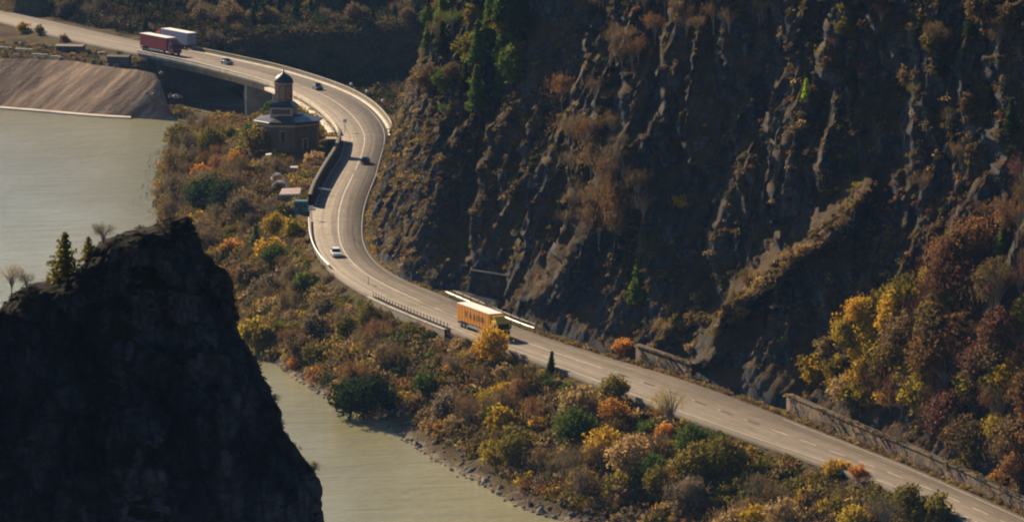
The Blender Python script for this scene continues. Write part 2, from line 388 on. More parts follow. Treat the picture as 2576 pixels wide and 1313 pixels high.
for _ in range(30):
    mid[1:-1] = 0.25 * mid[:-2] + 0.5 * mid[1:-1] + 0.25 * mid[2:]; wid[1:-1] = 0.25 * wid[:-2] + 0.5 * wid[1:-1] + 0.25 * wid[2:]
LEN = np.r_[0, np.cumsum(np.linalg.norm(np.diff(mid, axis=0), axis=1))]
sN = np.arange(0, LEN[-1], 2.0)
cen = np.c_[np.interp(sN, LEN, mid[:, 0]), np.interp(sN, LEN, mid[:, 1])]; hw = np.interp(sN, LEN, wid) / 2
tan = np.gradient(cen, axis=0); tan /= np.linalg.norm(tan, axis=1)[:, None]
rgt = np.c_[-tan[:, 1], tan[:, 0]]      # points to the cliff side (image right): left-hand normal of travel toward the camera
if rgt[60][0] < 0: rgt = -rgt
print('road widths', wid[::20].round(1))
def road_s(u, v):
    p = at(u, v, 0); return float(sN[np.argmin(np.hypot(cen[:, 0] - p.x, cen[:, 1] - p.y))])
def road_pt(s, off=0.0):
    i = np.interp(s, sN, np.arange(len(sN))); x = np.interp(s, sN, cen[:, 0]); y = np.interp(s, sN, cen[:, 1])
    r = rgt[int(round(i))]; return np.array([x, y]) + r * off
def road_tan(s): return tan[int(round(np.interp(s, sN, np.arange(len(sN)))))]
def strip(name, s0, s1, offs, zs, mat, step=2.0, parent=None, smooth=False):
    """extrude a cross-section along the road; offs: list of (fraction of half width, metres), zs heights"""
    ss = np.arange(s0, s1 + 1e-6, step); V = []; UV = []
    h = np.interp(ss, sN, hw)
    for (fq, m_), z in zip(offs, zs):
        P = np.array([road_pt(s, fq * hh + m_) for s, hh in zip(ss, h)]); V.append(np.c_[P, np.full(len(P), z)])
        UV.append(np.c_[np.full(len(P), (fq + 1) / 2 + m_ / 9), ss])
    V = np.array(V); k, n = V.shape[:2]
    idx = np.arange(k * n).reshape(k, n)
    f = np.stack([idx[:-1, :-1], idx[:-1, 1:], idx[1:, 1:], idx[1:, :-1]], -1).reshape(-1, 4)
    return npmesh(name, V.reshape(-1, 3), f, mat, parent, smooth, uv=np.array(UV).reshape(-1, 2))
tag(strip('road', 0, sN[-1] - 2, [(-1, -0.5), (-1, -0.5), (0, 0), (1, 0.5), (1, 0.5)], [-0.8, 0, 0.06, 0, -0.8], M['road']), kind='structure')

sBR0, sBR1 = road_s(395, 142), road_s(745, 236)       # the bridge span
# painted lines
def line_strip(name, s0, s1, off, w, z=0.075):
    return tag(strip(name, s0, s1, [off, (off[0], off[1] + w)], [z, z], M['line'], 1.0), kind='structure')
line_strip('centre_line', 10, road_s(905, 437) - 6, (0, -0.12), 0.22, 0.07)
line_strip('centre_line', road_s(905, 437), road_s(1060, 755), (0, -0.12), 0.26, 0.07)
for k in range(14):
    s = road_s(1060, 755) + 8 + k * 9
    line_strip('centre_line', s, s + 4, (0, -0.1), 0.2, 0.07)
line_strip('centre_line', road_s(1340, 865), road_s(1540, 925), (0, -0.12), 0.26, 0.068)
s = road_s(1540, 925) + 5
while s < sN[-1] - 8:
    line_strip('centre_line', s, s + 5, (0, -0.1), 0.2, 0.07); s += 9
line_strip('edge_line', road_s(1930, 1060), sN[-1] - 4, (1, -0.5), 0.15, 0.03)
line_strip('edge_line', 10, sN[-1] - 4, (-1, 0.3), 0.16, 0.03)
line_strip('edge_line', 10, road_s(1087, 760), (1, -0.5), 0.1, 0.03)
# tar joints across the road
for (u, v, w) in [(925, 344, 0.45), (930, 366, 0.3), (860, 520, 0.3), (850, 546, 0.3), (856, 560, 0.25), (905, 588, 0.2), (830, 590, .2), (1075, 765, .35), (1040, 745, 0.3), (700, 195, 0.3), (765, 215, 0.25), (560, 158, .3)]:
    s = road_s(u, v)
    tag(strip('tar_joint', s, s + w, [(-1, 0), (0, 0), (1, 0)], [0.012, 0.072, 0.012], M['tar'], w), kind='structure')

# ------------------------------------------------------------------ water line, ground
WZ = -12.0
shore = W2([(-400, 255), (-200, 262), (0, 272), (120, 281), (250, 293), (400, 299), (520, 302), (590, 306), (560, 318), (500, 330), (455, 350), (425, 385), (405, 440), (398, 500), (405, 570), (440, 640),
            (510, 720), (580, 800), (640, 880), (690, 912), (722, 945), (760, 965), (800, 992), (850, 1024), (900, 1038), (960, 1062), (1000, 1092), (1050, 1132), (1100, 1162), (1150, 1192),
            (1200, 1216), (1270, 1262), (1330, 1288), (1430, 1318), (1600, 1380), (1900, 1490), (2400, 1700)], WZ)
poly = np.vstack([shore, [(150, 480), (60, 380), (-600, 380), (-600, shore[0][1])]])
shl = smooth_line(resample(shore, 3.0), 2)
chap = at(726, 372, -0.5)
def smooth01(x): x = np.clip(x, 0, 1); return x * x * (3 - 2 * x)
def ground_z(X, Y, noise_on=True):
    X = np.asarray(X, float); Y = np.asarray(Y, float)
    d, _, arc = pdist(X, Y, cen[::3]); h = np.interp(arc, sN, hw)
    i = np.clip((arc / 2).astype(int), 0, len(cen) - 1)
    side = np.sign((X - cen[i, 0]) * rgt[i, 0] + (Y - cen[i, 1]) * rgt[i, 1])     # +: cliff / hill side
    dr = np.maximum(d - h - 0.4, 0)
    dw, _, _ = pdist(X, Y, shl); ins = inpoly(X, Y, poly); dws = np.where(ins, -dw, dw)
    t = dr / (dr + np.maximum(dws, 0.01))
    zn = -0.7 + (WZ + 0.7) * t ** 0.95
    zn = np.where(side < 0, np.minimum(zn, -0.35 * np.minimum(dr, 2)), zn)
    # left plateau behind the slabbed slope
    wl = smooth01((-84 - X) / 8) * smooth01((Y - 1120) / 20)
    zp = np.where(dws > 24, -1.6, -1.6 - (24 - dws) / 24 * 10.4 - 1.0); zp = np.where(dr < 4, -0.5 - dr * 0.3, zp)
    zn = zn * (1 - wl) + zp * wl
    # chapel terrace
    wc = smooth01((15 - np.hypot(X - chap.x, Y - chap.y)) / 5); zn = zn * (1 - wc) - 0.5 * wc
    ws = smooth01((8 - np.hypot(X - shed.x, Y - shed.y)) / 4); zn = zn * (1 - ws) - 0.8 * ws
    # hill / cliff side
    br = smooth01((arc - sBR0 + 6) / 10) * smooth01((sBR1 + 8 - arc) / 10)
    zf = np.where(arc < road_s(900, 250), np.where(dr < 9, -0.6, np.minimum(-0.6 + (dr - 9) * 1.15, 3.0)), 0.0)
    zfb = np.where(dr < 12, -11.3, -11.3 + (dr - 12) * 1.3)
    mix = smooth01((arc - sBR0 + 6) / 10) * smooth01((road_s(900, 250) + 30 - arc) / 20)
    zf = zf * (1 - mix) + np.minimum(zfb, -10.5) * mix
    e = (X + 150) * 0.22 + (Y - 1332) * 0.975                       # main hillside, its contours nearly square to the view
    cap = 5 + 115 * smooth01((X + 128) / 40)
    hillz = np.minimum(-11 + (e + 6) * 1.75, cap); hillz = np.where(hillz > 80, 80 + (hillz - 80) * 0.5, hillz)
    zf = np.where(arc < road_s(900, 250) + 60, np.maximum(np.where(X < -105, -0.6, zf) if False else zf, hillz), zf)
    zf = np.where(zf > 30, 30 + (zf - 30) * 0.5, zf); zf = np.minimum(zf, 90)
    z = np.where(side > 0, zf, zn)
    nb = br * smooth01((9 - dr) / 4 + 1) * np.where(side < 0, 1, 1)
    z = np.where(br > 0, z * (1 - nb) + np.minimum(z, -11.3) * nb, z)
    under = (d < h + 1.0); z = np.where(under & (br < 0.5), -0.75, z)
    if noise_on:
        a = np.clip(dr / 5, 0, 1) * np.clip((dws + 2) / 6, 0.15, 1) * (1 - wc)
        z = z + a * (0.9 * fbm(X / 9, Y / 9, 0 * X, 4) + 0.35 * fbm(X / 2.2, Y / 2.2, 0 * X + 3, 2))
        z = z + np.where((side > 0) & (zf > 6), 4 * fbm(X / 35, Y / 60, 0 * X + 9, 4), 0)
    z = np.where(dws < 0, WZ - 0.4 + np.maximum(dws, -8) * 0.3, z)
    return z
shed = at(758, 530, -0.8)
gx = np.arange(-260, 221, 1.5); gy = np.r_[np.arange(380, 600, 6), np.arange(600, 1460, 1.6)]
GX, GY = np.meshgrid(gx, gy); GZ = ground_z(GX, GY)
idx = np.arange(GX.size).reshape(GX.shape)
gf = np.stack([idx[:-1, :-1], idx[:-1, 1:], idx[1:, 1:], idx[1:, :-1]], -1).reshape(-1, 4)
tag(npmesh('ground', np.c_[GX.ravel(), GY.ravel(), GZ.ravel()], gf, M['ground'], smooth=True), kind='structure')
def gz(x, y):
    j = int(np.clip((x + 260) / 1.5, 0, len(gx) - 1)); i = int(np.argmin(np.abs(gy - y))); return float(GZ[i, j])
tag(npmesh('terrain', [(-6000, -2000, -16), (6000, -2000, -16), (6000, 9000, -16), (-6000, 9000, -16)], [(0, 1, 2, 3)], M['ground']), kind='structure')
tag(npmesh('water', [(-700, 300, WZ), (260, 300, WZ), (260, 1260, WZ), (-700, 1260, WZ)], [(0, 1, 2, 3)], M['water']), kind='structure')

# slabbed lake embankment
etop = W2([(-300, 118), (-120, 132), (0, 146), (120, 149), (190, 155), (260, 165), (330, 175), (400, 187), (440, 196)], -1.4)
ebot = W2([(-330, 258), (-150, 264), (0, 273), (100, 281), (190, 289), (270, 295), (330, 298), (400, 301), (480, 304)], WZ)
n = 220; a = np.linspace(0, 1, n)
def along(P, a):
    d = np.r_[0, np.cumsum(np.linalg.norm(np.diff(P, axis=0), axis=1))]; d /= d[-1]; return np.c_[np.interp(a, d, P[:, 0]), np.interp(a, d, P[:, 1])]
T_, B_ = along(etop, a), along(ebot, a); rows = []; uvs = []
for k in range(26):
    q = k / 25; P = T_ * (1 - q) + B_ * q; z = -1.4 + (WZ + 1.4) * q
    zz = z + 0.25 * fbm(P[:, 0] / 3 + q * 5, P[:, 1] / 8, 0 * P[:, 0], 3) - 0.12 * (np.abs(((a * 200 + q * 26) % 26) - 1) < 1)
    rough = smooth01((a - 0.86) / 0.1); zz = zz + rough * 1.1 * fbm(P[:, 0] / 2.5, P[:, 1] / 2.5, zz / 2, 3)
    zz = zz * (1 - smooth01((a - .9) / .1)) + (WZ - .6) * smooth01((a - .9) / .1)
    rows.append(np.c_[P, zz]); uvs.append(np.c_[a * 200 + q * 26, np.full(n, q * 2)])
V = np.array(rows); idx = np.arange(26 * n).reshape(26, n)
ef = np.stack([idx[:-1, :-1], idx[:-1, 1:], idx[1:, 1:], idx[1:, :-1]], -1).reshape(-1, 4)
tag(npmesh('embankment', V.reshape(-1, 3), ef, M['embank'], smooth=True, uv=np.array(uvs).reshape(-1, 2)), kind='structure')
mb = MB(); E = along(ebot, np.linspace(0, 0.83, 60))
for i in range(59):
    p, q = E[i], E[i + 1]
    mb.add([(p[0], p[1] - 1.6, WZ - .5), (q[0], q[1] - 1.6, WZ - .5), (q[0], q[1] + 0.8, WZ - .5), (p[0], p[1] + 0.8, WZ - .5),
            (p[0], p[1] - 1.6, WZ + .35), (q[0], q[1] - 1.6, WZ + .35), (q[0], q[1] + 0.8, WZ + .45), (p[0], p[1] + 0.8, WZ + .45)],
           [(4, 5, 6, 7), (0, 1, 5, 4), (3, 2, 6, 7)])
tag(mb.build('embankment_kerb', M['pale_concrete']), kind='structure')

# ------------------------------------------------------------------ cliff
toe = np.vstack([[(150, 1330), (95, 1240), (45, 1165), (12, 1118), (-12, 1092)], W2([(990, 335), (982, 362), (972, 400), (962, 450), (946, 490), (932, 530), (930, 590), (940, 625), (957, 655), (992, 690),
     (1040, 712), (1095, 727), (1130, 728), (1190, 745), (1262, 782), (1340, 828), (1420, 850), (1530, 888), (1600, 903), (1680, 922), (1745, 943), (1810, 970), (1930, 1018), (1990, 1028),
     (2110, 1076), (2300, 1150), (2430, 1208), (2600, 1286), (2900, 1430), (3300, 1620)])])
TS = 0.55
toe = smooth_line(resample(toe, TS), 20)
tt = np.gradient(toe, axis=0); tt /= np.linalg.norm(tt, axis=1)[:, None]
nrm = np.c_[-tt[:, 1], tt[:, 0]]
if nrm[420][0] < 0: nrm = -nrm
for _ in range(120): nrm[1:-1] = 0.25 * nrm[:-2] + 0.5 * nrm[1:-1] + 0.25 * nrm[2:]
nrm /= np.linalg.norm(nrm, axis=1)[:, None]
hs = np.r_[np.arange(-1.5, 75, 0.5), np.arange(75, 130, 2.5)]
TT, HH = np.meshgrid(np.arange(len(toe)) * TS, hs, indexing='ij')
TX = toe[:, 0][:, None] + 0 * HH; TY = toe[:, 1][:, None] + 0 * HH
NX = nrm[:, 0][:, None]; NY = nrm[:, 1][:, None]
slope_c = 0.50 - 0.18 * smooth01((TT - 170) / 130) + 0.12 * fbm(TT / 60, HH / 40, 0 * TT, 2, 5)
inset = np.clip(HH, 0, None) * slope_c
BX = TX + NX * inset; BY = TY + NY * inset; BZ = HH.copy()
pu, pv = proj(BX, BY, BZ)
vk = [-400, 0, 200, 400, 600, 800, 1000, 1200]
K = [[1180, 1110, 1040, 985, 960, 1000, 1050, 1100], [1420, 1340, 1290, 1252, 1205, 1180, 1200, 1250], [1800, 1700, 1590, 1548, 1470, 1290, 1330, 1400],
     [2050, 1930, 1860, 1790, 1680, 1575, 1600, 1650], [2350, 2290, 2260, 2215, 2040, 1760, 1750, 1800], [2600, 2470, 2420, 2370, 2210, 2000, 1960, 1980],
     [3000, 2800, 2750, 2700, 2600, 2450, 2350, 2300], [3600, 3300, 3200, 3100, 3000, 2900, 2800, 2700]]
wv = pv + 30 * fbm(TT / 7, HH / 7, 0 * TT, 3, 21); wu = pu + 16 * fbm(TT / 5, HH / 5, 0 * TT, 3, 22)
KU = np.array([np.interp(wv, vk, k) for k in K])
amp = smooth01((HH - 1) / 14)
dYdu = 0.24                                      # metres of depth the foot of the cliff loses per picture unit
def cells(x, y, sd):
    """nearest-cell centre x coordinate (for tilting whole rock faces) and a random value"""
    ix = np.floor(x).astype(np.int64); iy = np.floor(y).astype(np.int64); best = np.full(x.shape, 1e9); cxx = np.zeros(x.shape); rv = np.zeros(x.shape)
    for a in (-1, 0, 1):
        for b in (-1, 0, 1):
            cx, cy = ix + a, iy + b; z = cx * 0; px = cx + _h(cx, cy, z, sd); py = cy + _h(cx, cy, z, sd + 1); d = (x - px) ** 2 + (y - py) ** 2; m = d < best
            best = np.where(m, d, best); cxx = np.where(m, px, cxx); rv = np.where(m, _h(cx, cy, z, sd + 2), rv)
    return x - cxx, rv
wT = TT + 0.42 * HH + 4.2 * fbm(TT / 14, HH / 14, 0 * TT, 4, 21) + 0.8 * fbm(TT / 2, HH / 2, 0 * TT, 2, 22)
wH = HH + 2.5 * fbm(TT / 9, HH / 9, 0 * TT, 3, 23)
d1, r1 = cells(wT / 15, wH / 30, 501); d2, r2 = cells(wT / 6.5, wH / 20, 511); d3, r3 = cells(wT / 3.0, wH / 11, 521)
disp = 0.5 * 15 * d1 + 0.32 * 6.5 * d2 + 0.14 * 2.8 * d3 + 3.0 * (r1 - .5) + 1.5 * (r2 - .5) + 0.35 * (r3 - .5)
disp = (disp + 2.6) * amp * (1 - 0.8 * smooth01((1120 - pu) / 60))
# the one grassy diagonal ridge, and a rocky rib beside the central cleft
def rib(k, v0, v1, width, hgt, fade=60):
    dd = (wu - KU[k]) ; w = smooth01((wv - v0) / fade) * smooth01((v1 - wv) / fade)
    return -hgt * w * np.exp(-np.where(dd < 0, (dd / width) ** 2, (dd / (width * 3.2)) ** 2))
calm = 1 - 0.65 * np.exp(-((wu - KU[4] - 10) / 60) ** 2) * smooth01((wv - 430) / 50) * smooth01((920 - wv) / 50)
disp = disp * calm + rib(4, 440, 920, 20, 11.0) + rib(2, 120, 800, 26, 5.0) + rib(0, -60, 520, 30, 4.0)
rot = 1.15; A = TT * math.cos(rot) + HH * math.sin(rot); Bq = -TT * math.sin(rot) + HH * math.cos(rot)
rough = 1 - 0.25 * amp * 0
nz = 3.0 * fbm(A / 26, Bq / 12, 0 * TT, 4, 41, True) + 1.5 * fbm(A / 8, Bq / 3.2, 0 * TT, 4, 51, True) + 0.5 * fbm(TT / 1.6, HH / 1.6, 0 * TT, 2, 61)
amp2 = 1.0
wA = A + 1.2 * fbm(TT / 3, HH / 3, 0 * TT, 2, 101); wB = Bq + 1.2 * fbm(TT / 3, HH / 3, 0 * TT, 2, 111)
nz = nz * 0.4 + 1.8 * (worley(wA / 18, wB / 5.0, 201) - .5) + 0.8 * (worley(wA / 8, wB / 2.2, 211) - .5) + 0.3 * (worley(TT / 2.1, HH / 4.9, 221) - .5) + 0.3 * (worley(TT / 1.1, HH / 1.8, 231) - .5)
nz = nz * smooth01((HH + 1.5) / 6) - 1.5 * smooth01(HH / 6)
CX = BX - NX * nz * 0.9; CY = BY - NY * nz * 0.9 + disp; CZ = BZ + 0.9 * amp * fbm(TT / 3, HH / 3, 0 * TT + 5, 3, 71)
top = HH > 105; CX = np.where(top, CX + (HH - 105) * NX * 6, CX); CY = np.where(top, CY + (HH - 105) * NY * 6, CY)
idx = np.arange(CX.size).reshape(CX.shape)
cf = np.stack([idx[:-1, :-1], idx[1:, :-1], idx[1:, 1:], idx[:-1, 1:]], -1).reshape(-1, 4)
tag(npmesh('cliff', np.c_[CX.ravel(), CY.ravel(), CZ.ravel()], cf, M['cliff']), kind='structure')
CU, CV = proj(CX, CY, CZ)
_vis = {}
def cliff_at(u, v):
    """nearest cliff point that shows at picture point (u, v)"""
    m_ = (np.abs(CU - u) < 14) & (np.abs(CV - v) < 14) & (HH < 100)
    if not m_.any():
        d = np.hypot(CU - u, CV - v); i = np.unravel_index(np.argmin(d), d.shape); return Vector((CX[i], CY[i], CZ[i]))
    yy = np.where(m_, CY, 1e9); i = np.unravel_index(np.argmin(yy), yy.shape); return Vector((CX[i], CY[i], CZ[i]))

# ------------------------------------------------------------------ foreground rock spire
Lp = [(470, 548), (425, 553), (382, 572), (340, 578), (300, 590), (240, 612), (215, 644), (180, 684), (105, 713), (60, 719), (25, 735), (-10, 765), (-80, 830), (-160, 950), (-260, 1150), (-360, 1400)]
Rp = [(474, 548), (488, 560), (500, 590), (520, 640), (558, 680), (584, 720), (604, 800), (626, 850), (641, 890), (666, 945), (700, 1000), (720, 1040), (746, 1100), (771, 1150), (792, 1182), (803, 1210), (815, 1260), (838, 1320), (862, 1400)]
SY = 300.0
vv = np.r_[np.linspace(548, 1400, 300), np.linspace(1410, 3600, 70)]
lx = np.interp(vv, [p[1] for p in Lp], [p[0] for p in Lp]); rx = np.interp(vv, [p[1] for p in Rp], [p[0] for p in Rp])
ext = np.clip(vv - 1400, 0, None); lx = lx - ext * 0.35; rx = rx + ext * 0.45
NP = 380; phs = np.linspace(0, 2 * np.pi, NP, endpoint=False); rows = []
for v, l, r in zip(vv, lx, rx):
    pl, pr = at_dist(l, v, SY), at_dist(r, v, SY); c = (pl.x + pr.x) / 2; a_ = (pr.x - pl.x) / 2; b_ = min(a_, 3.2) * 0.7 + a_ * 0.14
    cs, sn = np.cos(phs), np.sin(phs)
    ex = np.sign(cs) * np.abs(cs) ** 0.8 * a_; ey = np.sign(sn) * np.abs(sn) ** 0.9 * b_
    rows.append(np.c_[c + ex, SY + ey, np.full(NP, pl.z)])
S = np.array(rows); X, Y, Z = S[..., 0], S[..., 1], S[..., 2]
thick = np.clip((X.max(1) - X.min(1)) / 6, 0.12, 1)[:, None]
AN = np.arctan2(np.sin(phs), np.cos(phs))[None, :] * 5 + 0 * X
dn = 1.3 * fbm(X / 5, Y / 5, Z / 7, 5, 81, True) + 0.5 * fbm(X / 0.8, Y / 0.8, Z / 1.1, 3, 91) + 1.3 * (worley(X / 2.6 + Z * .15, Z / 3.2 + Y * .2, 301) - .5) + 0.5 * (worley(X / .9, Z / 1.0 + Y * .3, 311) - .5)
cx_ = X.mean(1)[:, None]; dx = X - cx_; dy = Y - SY; ln = np.hypot(dx, dy) + 1e-6
edge = np.clip(1 - np.abs(dx) / (np.abs(dx).max(1)[:, None] + 1e-6), 0.12, 1)
dn = dn - np.mean(dn) - 0.25
S[..., 0] = X + dx / ln * (dn * 0.42 - 0.32) * thick * edge ** 0.2; S[..., 1] = Y + dy / ln * dn * thick
S[..., 2] = Z + 0.18 * fbm(X / 0.6, Y / 0.6, Z / 2, 3, 95)
idx = np.arange(S.shape[0] * NP).reshape(-1, NP); nx = np.roll(idx, -1, 1)
sf = np.stack([idx[:-1], nx[:-1], nx[1:], idx[1:]], -1).reshape(-1, 4)
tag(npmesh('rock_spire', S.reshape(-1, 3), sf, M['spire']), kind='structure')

# ------------------------------------------------------------------ foliage
def quads(cen_, size, elong, rng, updir=None):
    """random leaf quads about points; elong>1 makes twigs; updir bias 0..1 towards vertical long axes"""
    n = len(cen_); a = rng.normal(size=(n, 3))
    if updir: a = a * (1 - updir) + np.array([0, 0, 1.6]) * updir
    a /= np.linalg.norm(a, axis=1)[:, None]; b = np.cross(a, rng.normal(size=(n, 3))); b /= np.linalg.norm(b, axis=1)[:, None] + 1e-9
    s = size * rng.uniform(0.55, 1.3, (n, 1)); A_ = a * s * elong * 0.5; B_ = b * s * 0.5
    V = np.stack([cen_ - A_ - B_ * 0.7, cen_ - A_ * 0.6 + B_, cen_ + A_ + B_ * 0.5, cen_ + A_ * 0.7 - B_], 1)
    return V.reshape(-1, 3)
def crown_pts(rng, rx, rz, zc, ncl, per, spread, hollow=0.55):
    d = rng.normal(size=(ncl, 3)); d /= np.linalg.norm(d, axis=1)[:, None]; r = rng.uniform(hollow, 1, (ncl, 1)) ** 0.7
    c = d * r * np.array([rx, rx, rz]) + np.array([0, 0, zc]); c[:, 2] += 0.15 * rz * rng.normal(size=ncl)
    p = np.repeat(c, per, 0) + rng.normal(size=(ncl * per, 3)) * spread * np.array([1, 1, 0.7]); return p
def leaf_mesh(name, P, mat):
    n = len(P) // 4; return npmesh(name, P, np.arange(4 * n).reshape(n, 4), mat)
def limbs(mb, rng, h, tips, r0):
    mb.tube([(0, 0, -0.6), (0.02 * h, 0, h * 0.3), (0, 0.02 * h, h * 0.62), (0.03 * h, 0, h * 0.9)], [r0, r0 * 0.8, r0 * 0.5, r0 * 0.15], 6)
    for t in tips:
        s0 = h * rng.uniform(0.2, 0.5); e = Vector(t); m_ = Vector((e.x * 0.45, e.y * 0.45, s0 + (e.z - s0) * 0.6))
        mb.tube([(0.01 * h, 0, s0), m_, e], [r0 * 0.45, r0 * 0.28, r0 * 0.08], 4)
# prototypes, each unit: height 1 -> built at real size classes; name, foliage style
PROTO = {}
HID = []
def make_proto(key, style, h, w, seed, mat, trunk='bark'):
    rng = np.random.default_rng(seed)
    root = empty({'bush': 'shrub', 'twig': 'bare_shrub', 'tree': 'broadleaf_tree', 'bare': 'bare_tree', 'conifer': 'conifer'}[style])
    mb = MB(); r = w / 2
    if style == 'bush':
        P = crown_pts(rng, r, h * 0.44, h * 0.5, 44, 32, 0.1 * h, 0.3); V = quads(P, 0.045 * h + 0.08, 1.6, rng)
        tips = [P[i] for i in rng.integers(0, len(P), 7)]; limbs(mb, rng, h * 0.8, tips, 0.025 * h)
    elif style == 'tree':
        P = crown_pts(rng, r, h * 0.38, h * 0.6, 75, 30, 0.075 * h, 0.35); V = quads(P, 0.026 * h + 0.1, 1.5, rng)
        tips = [P[i] for i in rng.integers(0, len(P), 10)]; limbs(mb, rng, h * 0.9, tips, 0.022 * h)
    elif style == 'twig':
        n = 900; th = rng.uniform(0, 2 * np.pi, n); ph_ = np.abs(rng.normal(0, 0.42, n)); L_ = rng.uniform(0.35, 1.0, n) ** 0.6 * h * rng.uniform(.8, 1.1, n)
        P = np.c_[np.sin(ph_) * np.cos(th) * L_ * w / h * 0.9, np.sin(ph_) * np.sin(th) * L_ * w / h * 0.9, np.cos(ph_) * L_]
        V = quads(P, 0.055, 9, rng, 0.55); tips = [P[i] for i in rng.integers(0, n, 14)]; limbs(mb, rng, h * 0.7, tips, 0.02 * h)
    elif style == 'bare':
        tips = []
        for i in range(26):
            a_ = rng.uniform(0, 6.28); q = rng.uniform(0.15, 1) ** 0.6; tips.append((r * q * math.cos(a_), r * q * math.sin(a_), h * (0.55 + 0.45 * (1 - q * 0.6) * rng.uniform(.6, 1))))
        limbs(mb, rng, h, tips, 0.018 * h); P = []
        for t in tips:
            for j in range(26): P.append(np.array(t) * rng.uniform(0.75, 1.05) + rng.normal(0, 0.05 * h, 3))
        V = quads(np.array(P), 0.035, 16, rng, 0.5)
    elif style == 'conifer':
        P = []; nl = int(8 + h * 0.7)
        for i in range(nl):
            q = i / (nl - 1); z = h * (0.1 + 0.88 * q); rr = r * (1 - q) ** 0.85 + 0.05 * r; nb = int(6 + 7 * (1 - q))
            for k in range(nb):
                a_ = 6.283 * (k + rng.uniform(0, .8)) / nb; e = rr * rng.uniform(0.65, 1.08)
                for t in np.linspace(0.2, 1, int(5 + 5 * (1 - q))):
                    P.append((e * t * math.cos(a_) + rng.normal(0, .05 * r), e * t * math.sin(a_) + rng.normal(0, .05 * r), z - 0.22 * e * t + 0.06 * e * t * t + rng.normal(0, 0.012 * h)))
        P = np.repeat(np.array(P), 2, 0) + rng.normal(0, 0.02 * h, (len(P) * 2, 3)); V = quads(P, (0.045 if h > 4 else 0.05) * h, 1.8, rng)
        mb.tube([(0, 0, -0.6), (0, 0, h * 0.5), (0, 0, h * 0.98)], [0.02 * h, 0.013 * h, 0.003 * h], 6)
    cr = leaf_mesh('crown', V, M[mat]); cr.parent = root
    tr = mb.build('trunk', M[trunk], root)
    PROTO[key] = (root, style, h); return root
FIRST = {}
for key, st, h, w, tk in [('bushA', 'bush', 3.2, 3.8, 'bark'), ('bushB', 'bush', 2.6, 3.6, 'bark'), ('bushC', 'bush', 4.2, 4.0, 'bark'), ('treeA', 'tree', 7, 5.6, 'bark'), ('treeB', 'tree', 8.5, 6.2, 'bark'),
                          ('twigA', 'twig', 3.4, 4.2, 'pale_bark'), ('twigB', 'twig', 4.4, 4.6, 'pale_bark'), ('bareA', 'bare', 7, 4.6, 'pale_bark'), ('bareB', 'bare', 5, 4.0, 'pale_bark'),
                          ('conA', 'conifer', 9, 4.2, 'bark'), ('conB', 'conifer', 6, 3.4, 'bark'), ('pineA', 'conifer', 3.4, 3.3, 'bark')]:
    make_proto(key, st, h, w, sum(map(ord, key)), 'l_brown', tk)
used = set()
def plant(key, loc, hgt, leaf, label, cat, group=None, lean=0.0):
    root, style, h = PROTO[key]
    if key in used: o = copy_tree(root)
    else: o = root; used.add(key)
    for k in ('group',):
        if k in o: del o[k]
    s = hgt / h; o.location = loc; o.scale = (s * random.uniform(.85, 1.15), s * random.uniform(.85, 1.15), s)
    o.rotation_euler = (random.uniform(-.05, .05), random.uniform(-.05, .05) + lean, random.uniform(0, 6.28))
    tag(o, label, cat, group)
    for ch in o.children:
        if ch.name.startswith('crown'): ch.material_slots[0].link = 'OBJECT'; ch.material_slots[0].material = M['l_' + leaf]
    return o
def gplace(u, v):
    """ground point seen at picture point: march along the ray over the ground grid"""
    for z in np.arange(1.0, -12.2, -0.25):
        p = at(u, v, z)
        if gz(p.x, p.y) >= z: return Vector((p.x, p.y, gz(p.x, p.y)))
    p = at(u, v, -11.5); return p
# ------------------------------------------------------------------ bridge, barriers, rails, walls
def loop_strip(name, s0, s1, pts, mat, parent=None, step=1.5):
    offs = [(p[0], p[1]) for p in pts] + [(pts[0][0], pts[0][1])]; zs = [p[2] for p in pts] + [pts[0][2]]
    o = strip(name, s0, s1, offs, zs, mat, step, parent); return o
br = empty('road_bridge', (*road_pt((sBR0 + sBR1) / 2), 0)); tag(br, 'concrete road bridge carrying the highway past the lake beside the chapel', 'bridge')
def part(o, root):                                   # keep world position while parenting
    o.parent = root; o.matrix_parent_inverse = root.matrix_basis.inverted(); return o
bpy.context.view_layer.update()
def P_(o, root): root_m = root.matrix_basis.copy(); o.parent = root; o.matrix_parent_inverse = root_m.inverted(); return o
P_(loop_strip('deck', sBR0 - 2, sBR1 + 4, [(-1, -0.75, -0.06), (-1, -0.75, -0.75), (-1, 0.6, -0.8), (-1, 0.9, -2.3), (1, -0.9, -2.3), (1, -0.6, -0.8), (1, 1.7, -0.75), (1, 1.7, -0.06)], M['concrete']), br)
for (u, v) in [(600, 190), (670, 210)]:
    s = road_s(u, v); c = road_pt(s); tn = road_tan(s); rg = np.array([-tn[1], tn[0]])
    mb = MB(); w = 4.2 if u == 600 else 4.4; L0 = 0.6
    q = [c + rg * w + tn * L0, c - rg * w + tn * L0, c - rg * w - tn * L0, c + rg * w - tn * L0]
    mb.add([(*p, -14) for p in q] + [(*p, -2.3) for p in q], [(0, 1, 2, 3), (4, 5, 6, 7), (0, 1, 5, 4), (1, 2, 6, 5), (2, 3, 7, 6), (3, 0, 4, 7)])
    P_(mb.build('pier', M['concrete']), br)
c = road_pt(sBR0 - 1); tn = road_tan(sBR0 - 1); rg = np.array([-tn[1], tn[0]]); mb = MB()
q = [c + rg * 5.5 + tn * 1.5, c - rg * 6 + tn * 1.5, c - rg * 7 - tn * 16, c + rg * 5.5 - tn * 16]
mb.add([(*p, -13) for p in q] + [(*p, -0.9) for p in q], [(0, 1, 2, 3), (4, 5, 6, 7), (0, 1, 5, 4), (1, 2, 6, 5), (2, 3, 7, 6), (3, 0, 4, 7)])
